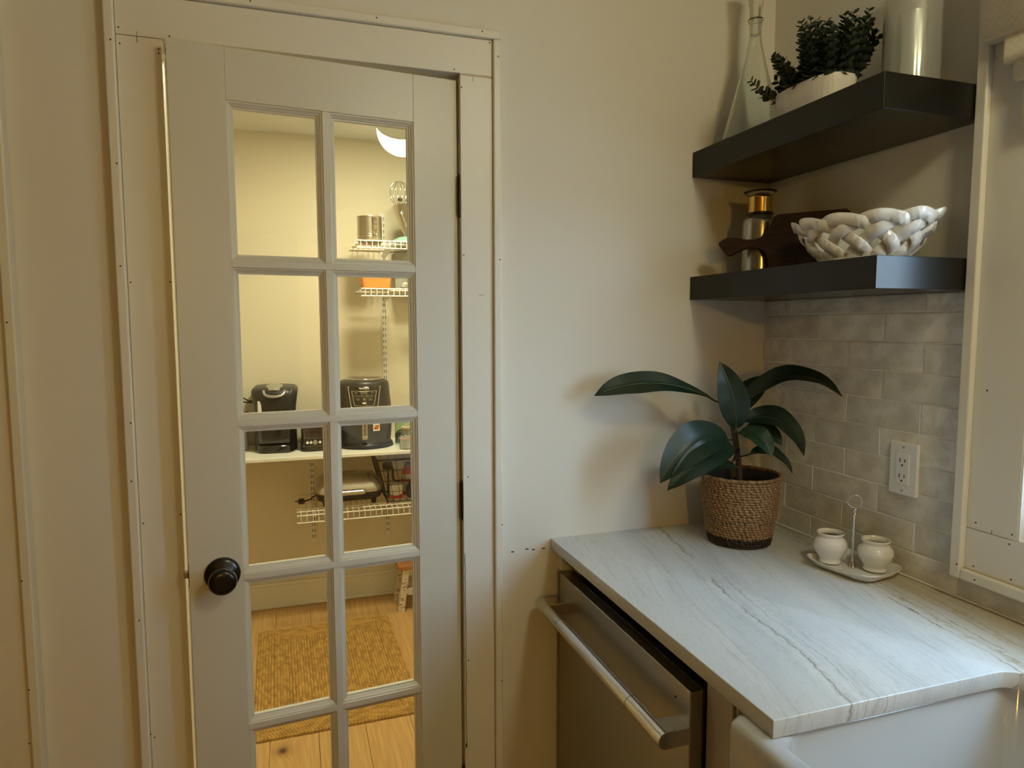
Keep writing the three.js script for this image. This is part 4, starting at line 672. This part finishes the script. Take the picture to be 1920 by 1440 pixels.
{
  const b = thing('wire_basket', 'black wire basket standing beside the sandwich press', 'basket', [0.595, 0.5862, -1.845]);
  const lo = [-0.160, 0.160, -0.105, 0.115], hi = [-0.215, 0.215, -0.150, 0.160], H = 0.222;
  const at = (k) => lo.map((v, i) => lerp(v, hi[i], k));
  const loop = (k, y, r) => { const [a, c, d, e] = at(k); return [rod(V(a, y, d), V(c, y, d), r), rod(V(c, y, d), V(c, y, e), r), rod(V(c, y, e), V(a, y, e), r), rod(V(a, y, e), V(a, y, d), r)]; };
  part('rim', loop(1, H, 0.0050), M.black, b); part('base_frame', loop(0, 0.003, 0.0028), M.black, b);
  for (const k of [0.25, 0.5, 0.75]) part('hoop', loop(k, k * H, 0.0012), M.black, b);
  const [a0, c0, d0, e0] = lo, [a1, c1, d1, e1] = hi;
  for (const [p, q] of [[V(a0, 0, d0), V(a1, H, d1)], [V(c0, 0, d0), V(c1, H, d1)], [V(a0, 0, e0), V(a1, H, e1)], [V(c0, 0, e0), V(c1, H, e1)]]) part('corner_post', rod(p, q, 0.0042), M.black, b);
  for (let i = 1; i < 10; i++) { const t = i / 10; part('wire', [rod(V(lerp(a0, c0, t), 0, d0), V(lerp(a1, c1, t), H, d1), 0.0012, 6), rod(V(lerp(a0, c0, t), 0, e0), V(lerp(a1, c1, t), H, e1), 0.0012, 6), rod(V(lerp(a0, c0, t), 0.003, d0), V(lerp(a0, c0, t), 0.003, e0), 0.0012, 6)], M.black, b); }
  for (let i = 1; i < 6; i++) { const t = i / 6; part('wire', [rod(V(a0, 0, lerp(d0, e0, t)), V(a1, H, lerp(d1, e1, t)), 0.0012, 6), rod(V(c0, 0, lerp(d0, e0, t)), V(c1, H, lerp(d1, e1, t)), 0.0012, 6)], M.black, b); }
  // contents
  const tin = thing('food_carton', 'cream carton with red lower band inside wire basket', 'carton', [0.4835, 0.5908, -1.795]);
  part('carton', bx(-0.031, 0.031, 0, 0.070, -0.024, 0.024, 0.003), M.paper, tin);
  part('red_band', grid(20, 1, (u, v) => { const x = lerp(-0.0305, 0.0305, u); return V(x, v ? 0.017 + 0.010 * (x / 0.03) ** 2 : 0.002, 0.0243); }), M.red, tin);
  part('print', [0, 1, 2].map((i) => bx(-0.012, 0.022, 0.058 - i * 0.007, 0.0595 - i * 0.007, 0.024, 0.0244)), std(lin(0.35, 0.28, 0.18), 0.8), tin);
  const bag = (name, label, x, z, hx, hz, H2, m, seed) => {
    const t = thing(name, label, 'food bag', [x, 0.5908, z]), ring = (k, y, ph) => { const out = []; for (let i = 0; i < 40; i++) { const q = i / 40 * Math.PI * 2, w = 1 + 0.10 * N2(Math.cos(q) * 2 + seed, y * 30 + Math.sin(q) * 2); out.push(V(hx * k[0] * w * Math.sign(Math.cos(q)) * Math.abs(Math.cos(q)) ** 0.7, y, hz * k[1] * w * Math.sign(Math.sin(q)) * Math.abs(Math.sin(q)) ** 0.7)); } return out; };
    const prof = [[[0.85, 0.8], 0], [[1, 1], 0.1], [[1.05, 1.05], 0.3], [[0.98, 0.95], 0.55], [[0.85, 0.7], 0.75], [[0.62, 0.4], 0.9], [[0.55, 0.12], 1]];
    m.forEach(([nm, mat, k0, k1]) => { const sel = []; for (let i = 0; i <= 10; i++) { const y = lerp(k0, k1, i / 10); let q = 0; while (q < prof.length - 2 && prof[q + 1][1] < y) q++; const f = clamp((y - prof[q][1]) / (prof[q + 1][1] - prof[q][1])); sel.push(ring([lerp(prof[q][0][0], prof[q + 1][0][0], f), lerp(prof[q][0][1], prof[q + 1][0][1], f)], y * H2)); } part(nm, loft(sel, k0 === 0, k1 === 1, 1.2), mat, t); });
    return t;
  };
  bag('snack_bag', 'red and clear plastic snack bag inside wire basket', 0.568, -1.845, 0.045, 0.030, 0.172, [['lower_film', M.red, 0, 0.12], ['clear_film', phy(lin(0.50, 0.46, 0.38), 0.35), 0.12, 0.42], ['red_film', M.red, 0.42, 0.50], ['pale_film', phy(lin(0.48, 0.45, 0.38), 0.35), 0.50, 0.64], ['upper_film', M.red, 0.64, 0.88], ['sealed_top', phy(lin(0.16, 0.15, 0.22), 0.35), 0.88, 1]], 3);
  const bl = bag('baking_bag', 'dark blue bag in front of the red snack bag', 0.578, -1.780, 0.040, 0.022, 0.090, [['film', M.blue, 0, 1]], 8);
  part('printed_panel', grid(8, 4, (u, v) => V(lerp(-0.026, 0.026, u), 0.050 + 0.016 * v, 0.0262 - 0.004 * (2 * u - 1) ** 2)), std(0xffffff, 0.5, { map: canvasTex(256, 80, (g, w, h) => { g.fillStyle = '#1d2350'; g.fillRect(0, 0, w, h); g.fillStyle = '#f0f0f0'; g.font = 'bold 56px sans-serif'; g.fillText('Ke', 14, 60); }) }), bl);
  const u = thing('utensil', 'dark brown bent utensil handle inside the wire basket', 'utensil', [0.467, 0.5905, -1.800]);
  part('handle', tube([V(0.040, 0.090, 0.02), V(0.012, 0.092, 0.02), V(0.004, 0.104, 0.02), V(0.002, 0.150, 0.01), V(-0.004, 0.168, 0.0), V(-0.030, 0.172, -0.005)], 0.0055, 80, 10), M.brownDark, u);
  part('head', bx(-0.044, 0.006, 0.146, 0.184, -0.022, 0.004, 0.010, 4), M.brownDark, u);
  part('shaft', rod(V(-0.020, 0.001, -0.005), V(-0.018, 0.155, -0.006), 0.004), M.brownDark, u);
}

// ------------------------------------------------------------------ pantry: upper wire shelves
{
  const c = thing('flour_sifter', 'steel flour sifter with side handle on topmost wire shelf', 'sifter', [0.372, 1.8575, -1.735], -1.2);
  part('can', lathe([[0.0555, 0.010], [0.0565, 0.0], [0.0575, 0.002], [0.0570, 0.020], [0.0580, 0.0205], [0.0580, 0.0225], [0.0570, 0.023], [0.0570, 0.030], [0.0580, 0.0305], [0.0580, 0.0325], [0.0570, 0.033], [0.0575, 0.112], [0.0590, 0.1135], [0.0590, 0.1165], [0.0575, 0.117], [0.0560, 0.115], [0.0555, 0.010]], 64), M.tin, c);
  const h = []; for (let i = 0; i <= 30; i++) { const t = i / 30; h.push([0.0575 + 0.030 * Math.sin(Math.PI * t) ** 0.5, 0.110 - 0.085 * t]); }
  const strap = h.map(([r, y], i) => { const d = [h[Math.min(30, i + 1)][0] - h[Math.max(0, i - 1)][0], h[Math.min(30, i + 1)][1] - h[Math.max(0, i - 1)][1]], l = Math.hypot(...d) || 1, nx = -d[1] / l, ny = d[0] / l; return [[-1, 1], [1, 1], [1, -1], [-1, -1]].map(([a, b]) => V(r + nx * 0.0008 * b, y + ny * 0.0008 * b, a * 0.009)); });
  part('handle', loft(strap, true, true, 0.6).rotateY(-0.15), M.steelPolished, c);
  part('mesh_bottom', lathe([[0.0001, 0.012], [0.0555, 0.012]], 40), M.charcoal, c);
  part('squeeze_rod', [rod(V(0.062, 0.015, 0.01), V(0.080, 0.050, 0.01), 0.0018), rod(V(0.058, 0.020, 0), V(0.072, 0.024, 0), 0.0025), new THREE.SphereGeometry(0.006, 12, 10).translate(0.072, 0.030, 0.004)], M.chrome, c);
}
{
  const m = thing('stand_mixer', 'pale teal stand mixer with steel bowl on topmost wire shelf', 'mixer', [0.595, 1.8575, -1.815]);
  const e = (a, c, y, z = 0, x = 0) => { const out = []; for (let i = 0; i < 40; i++) { const q = i / 40 * Math.PI * 2; out.push(V(x + a * Math.sign(Math.cos(q)) * Math.abs(Math.cos(q)) ** 0.8, y, z + c * Math.sign(Math.sin(q)) * Math.abs(Math.sin(q)) ** 0.8)); } return out; };
  part('base', loft([e(0.105, 0.115, 0), e(0.110, 0.12, 0.004), e(0.108, 0.118, 0.018), e(0.085, 0.095, 0.032), e(0.07, 0.08, 0.036)], true, true, 1), M.teal, m);
  part('column', loft([e(0.055, 0.050, 0.02, -0.11, 0.06), e(0.050, 0.046, 0.12, -0.11, 0.07), e(0.055, 0.055, 0.24, -0.10, 0.07)], true, true, 1), M.teal, m);
  part('motor_head', new THREE.CapsuleGeometry(0.062, 0.16, 12, 28).rotateX(Math.PI / 2).rotateY(0.35).translate(0.075, 0.285, -0.055), M.teal, m);
  const bowl = part('bowl', smoothLathe([[0.0001, 0.036], [0.040, 0.036], [0.046, 0.042], [0.060, 0.070], [0.080, 0.108], [0.093, 0.148], [0.0985, 0.180], [0.1010, 0.183], [0.0990, 0.186], [0.0965, 0.180], [0.091, 0.148], [0.078, 0.108], [0.057, 0.070], [0.038, 0.042], [0.0001, 0.040]], 64, 120).translate(0, 0, 0.02), M.tin, m);
  part('bowl_handle', [tube([V(-0.062, 0.140, 0.095), V(-0.078, 0.150, 0.120), V(-0.072, 0.115, 0.130), V(-0.052, 0.080, 0.110), V(-0.040, 0.078, 0.085)], 0.0055, 60, 10)], M.steelPolished, bowl);
  const wh = part('whisk', rod(V(-0.050, 0.10, 0.03), V(-0.072, 0.20, 0.03), 0.006), M.steelPolished, m);
  for (let k = 0; k < 6; k++) { const a = k / 6 * Math.PI, pts = []; for (let i = 0; i <= 28; i++) { const t = i / 28 * Math.PI * 2 - Math.PI, r = 0.050 * Math.sin(t) * (0.62 + 0.38 * Math.cos(t * 0.5)), y = 0.0 + 0.062 * (1 + Math.cos(t)) ; pts.push(V(-0.072 + r * Math.cos(a), 0.178 + y, 0.03 + r * Math.sin(a))); } part('wire', tube(pts, 0.0014, 80, 6), M.chrome, wh); }
  part('hub_knob', new THREE.SphereGeometry(0.010, 16, 12).translate(-0.062, 0.222, -0.005), M.charcoal, m);
}
{
  const o = thing('plastic_bin', 'orange plastic bin on the middle wire shelf', 'bin', [0.395, 1.6360, -1.735]);
  const rr = (hx, hz, y, r) => ring3(roundRect(-hx, hx, -hz, hz, r, 8), y);
  part('tub', loft([rr(0.062, 0.045, 0, 0.016), rr(0.066, 0.049, 0.004, 0.018), rr(0.073, 0.056, 0.062, 0.02), rr(0.078, 0.061, 0.064, 0.02), rr(0.078, 0.061, 0.068, 0.02), rr(0.070, 0.053, 0.066, 0.02), rr(0.062, 0.046, 0.008, 0.018)], true, true, 0.6), M.orange, o);
  for (let i = 0; i < 8; i++) part('hole', new THREE.CylinderGeometry(0.0022, 0.0022, 0.0010, 10).rotateX(Math.PI / 2 - 0.12).translate(-0.044 + i * 0.008, 0.050, 0.0550), M.paper, o);
}
{
  const b = thing('cardboard_box', 'grey cardboard box with small white print under topmost shelf', 'box', [0.585, 1.6360, -1.930]);
  part('box', bx(-0.075, 0.075, 0, 0.190, -0.060, 0.060, 0.002), M.greyBox, b);
  part('print', [0, 1, 2, 3, 4].map((i) => bx(-0.034, 0.020 - (i % 2) * 0.010, 0.166 - i * 0.007, 0.1685 - i * 0.007, 0.0600, 0.0604)), M.paper, b);
  const s = thing('clear_bag', 'clear plastic bag of odds and ends beside orange bin', 'bag', [0.545, 1.6365, -1.765]);
  const ring = (k, y) => { const out = []; for (let i = 0; i < 36; i++) { const q = i / 36 * Math.PI * 2, w = 1 + 0.28 * N2(Math.cos(q) * 2.2 + y * 40, Math.sin(q) * 2.2); out.push(V(0.058 * k * w * Math.cos(q), y, 0.040 * k * w * Math.sin(q))); } return out; };
  part('film', loft([ring(0.85, 0.001), ring(1.05, 0.014), ring(1.0, 0.034), ring(0.8, 0.056), ring(0.45, 0.070), ring(0.12, 0.074)], true, true, 0.4), phy(lin(0.93, 0.95, 0.95), 0.06, { transmission: 1, thickness: 0, ior: 1.5 }), s);
  const rnd = rng(31); for (let i = 0; i < 7; i++) part('trinket', new THREE.IcosahedronGeometry(0.011 + 0.005 * rnd(), 1).scale(1, 0.7, 0.8).translate((rnd() - 0.5) * 0.06, 0.013 + (i % 3) * 0.014, (rnd() - 0.5) * 0.035), [M.greyBox, M.paper, M.silverPlastic][i % 3], s);
}

// ------------------------------------------------------------------ pantry: floor
{
  const r = thing('jute_rug', 'golden braided jute rug on the pantry floor', 'rug', [0.128, 0.0003, -1.288], 0.018);
  const hx = 0.305, hz = 0.456, nx = 250, nz = 380, cols = [], Wb = 0.0118;
  const h = (x, z) => { // concentric braided rows, mitred at the corners, lengthwise in the middle
    const dx = hx - Math.abs(x), dz = hz - Math.abs(z), endRow = dz < dx && dz < 0.118, d = endRow ? dz : dx, row = Math.floor(d / Wb), f = d / Wb - row, along = endRow ? x : z;
    const wv = along * 2 * Math.PI / 0.0125 + row * 2.4, br = Math.sin(wv + (f - 0.5) * (row % 2 ? 3.2 : -3.2)), body = Math.sqrt(Math.max(0, 1 - (2 * f - 1) ** 2));
    return [0.0045 + 0.0048 * body + 0.0016 * br * body + 0.0008 * N2(x * 160, z * 160), body, br, row, along, endRow];
  };
  const edge = (v, s) => v; const g = grid(nx, nz, (u, v) => {
    const wob = 0.0015, x0 = lerp(-hx, hx, u), z0 = lerp(-hz, hz, v), border = u === 0 || u === 1 || v === 0 || v === 1;
    const cx = Math.max(0, Math.abs(x0) - (hx - 0.02)), cz = Math.max(0, Math.abs(z0) - (hz - 0.02)), cut = Math.hypot(cx, cz) > 0.02 ? 0.02 / Math.hypot(cx, cz) : 1;
    const x = Math.sign(x0) * (Math.abs(x0) - cx * (1 - cut)) + wob * N2(z0 * 22, x0 * 3), z = Math.sign(z0) * (Math.abs(z0) - cz * (1 - cut)) + wob * N2(x0 * 22, z0 * 3);
    const [y, body, br, row, along, er] = h(x0 * 0.9999, z0 * 0.9999), n = N2(row * 3.7 + (er ? 50 : 0), along * 14), q = N2(x0 * 240, z0 * 240), tone = clamp(0.5 + 0.25 * br + 0.25 * n + 0.35 * q);
    const c = mixc([0.22, 0.10, 0.014], [0.76, 0.45, 0.11], tone).map((k) => k * (0.40 + 0.60 * body)); cols.push(...c);
    return V(x, border ? 0 : y, z);
  });
  g.setAttribute('color', new THREE.Float32BufferAttribute(cols, 3));
  // the sheet faces up
  const ix = g.index.array; for (let i = 0; i < ix.length; i += 3) { const t = ix[i + 1]; ix[i + 1] = ix[i + 2]; ix[i + 2] = t; } g.computeVertexNormals();
  part('braid', g, M.woven, r);
}
{
  const s = thing('step_stool', 'weathered white wooden step stool with orange brown seat', 'stool', [0.62, 0.0004, -1.850]);
  const leg = (x0, x1, z0, z1) => { const w = 0.016; const ring = (x, z, y) => [V(x - w, y, z - w), V(x + w, y, z - w), V(x + w, y, z + w), V(x - w, y, z + w)]; return loft([ring(x0, z0, 0), ring(x1, z1, 0.218)], true, true, 0.3); };
  for (const [sx, sz] of [[-1, 1], [1, 1], [-1, -1], [1, -1]]) part('leg', uvBox(leg(sx * 0.122, sx * 0.092, sz * 0.068, sz * 0.058), 3, 3), M.distress, s);
  part('seat', uvBox(bx(-0.135, 0.135, 0.218, 0.240, -0.085, 0.085, 0.004)), M.seatWood, s);
  part('apron', uvBox(bx(-0.092, 0.092, 0.180, 0.217, 0.052, 0.066, 0.002), 3, 3), M.distress, s);
  for (const z of [-0.064, 0.064]) part('crossbar', uvBox(bx(-0.108, 0.108, 0.080, 0.112, z - 0.009, z + 0.009, 0.002), 3, 3), M.distress, s);
}

// ------------------------------------------------------------------ lamps
function downlight(x, y, z, s, L, name, label) {
  const t = thing(name, label, 'ceiling light', [x, y, z]);
  part('trim_ring', lathe([[s * 0.52, 0], [s * 0.56, -0.004], [s * 0.68, -0.003], [s * 0.70, 0]], 40), M.plastic, t);
  part('lamp_disc', lathe([[0.0001, -0.0015], [s * 0.52, -0.0015], [s * 0.52, 0]], 40), new THREE.MeshStandardMaterial({ color: 0x222222, emissive: L.color, emissiveIntensity: 6 }), t);
  const a = new THREE.RectAreaLight(L.color, L.power, s, s); a.position.set(x, y - 0.006, z); a.lookAt(x, y - 1, z); scene.add(a);
}
{ // flush ceiling dome over the sink side of the kitchen
  const t = thing('ceiling_lamp', 'white flush glass dome lamp on the kitchen ceiling', 'ceiling light', [0.85, CEIL, 1.63]);
  part('dome_bulb', smoothLathe([[0.0001, -0.095], [0.05, -0.090], [0.095, -0.072], [0.122, -0.045], [0.130, -0.018], [0.130, -0.012]], 48, 40), new THREE.MeshStandardMaterial({ color: 0x222222, emissive: LAMP.color, emissiveIntensity: 0.5 }), t);
  part('rim', lathe([[0.130, -0.014], [0.137, -0.012], [0.138, 0], [0.0001, 0]], 48), M.bronze, t);
  const l = new THREE.PointLight(LAMP.color, LAMP.power, 0, 2); l.position.set(0.85, CEIL - 0.055, 1.63); l.shadow.radius = 6; scene.add(l);
}
{  // added warm fill lamp, out of view behind the camera
  const t = thing('fill_pendant', 'added globe lamp giving warm fill far behind the camera', 'fill light', [-0.4, 1.98, 4.8]);
  part('globe_bulb', new THREE.SphereGeometry(0.07, 32, 20), new THREE.MeshStandardMaterial({ color: 0x222222, emissive: LAMP.far, emissiveIntensity: 5 }), t);
  part('socket', lathe([[0.0001, 0.115], [0.016, 0.115], [0.022, 0.105], [0.022, 0.075], [0.028, 0.066]], 24), M.bronze, t);
  part('cord', rod(V(0, 0.115, 0), V(0, CEIL - 1.98 - 0.02, 0), 0.003), M.black, t);
  part('canopy', lathe([[0.0001, CEIL - 2.006], [0.055, CEIL - 2.004], [0.060, CEIL - 1.998], [0.060, CEIL - 1.98]], 32), M.bronze, t);
  const l = new THREE.PointLight(LAMP.far, LAMP.globe, 0, 2); l.position.set(-0.4, 1.98, 4.8); l.shadow.radius = 3; scene.add(l);
}
downlight(0.45, PCEIL, -1.10, 0.20, PANTRY, 'pantry_light', 'round white ceiling light inside the pantry');

scene.traverse((o) => { if (o.isMesh) { o.castShadow = true; o.receiveShadow = true; } });
renderer.render(scene, camera);
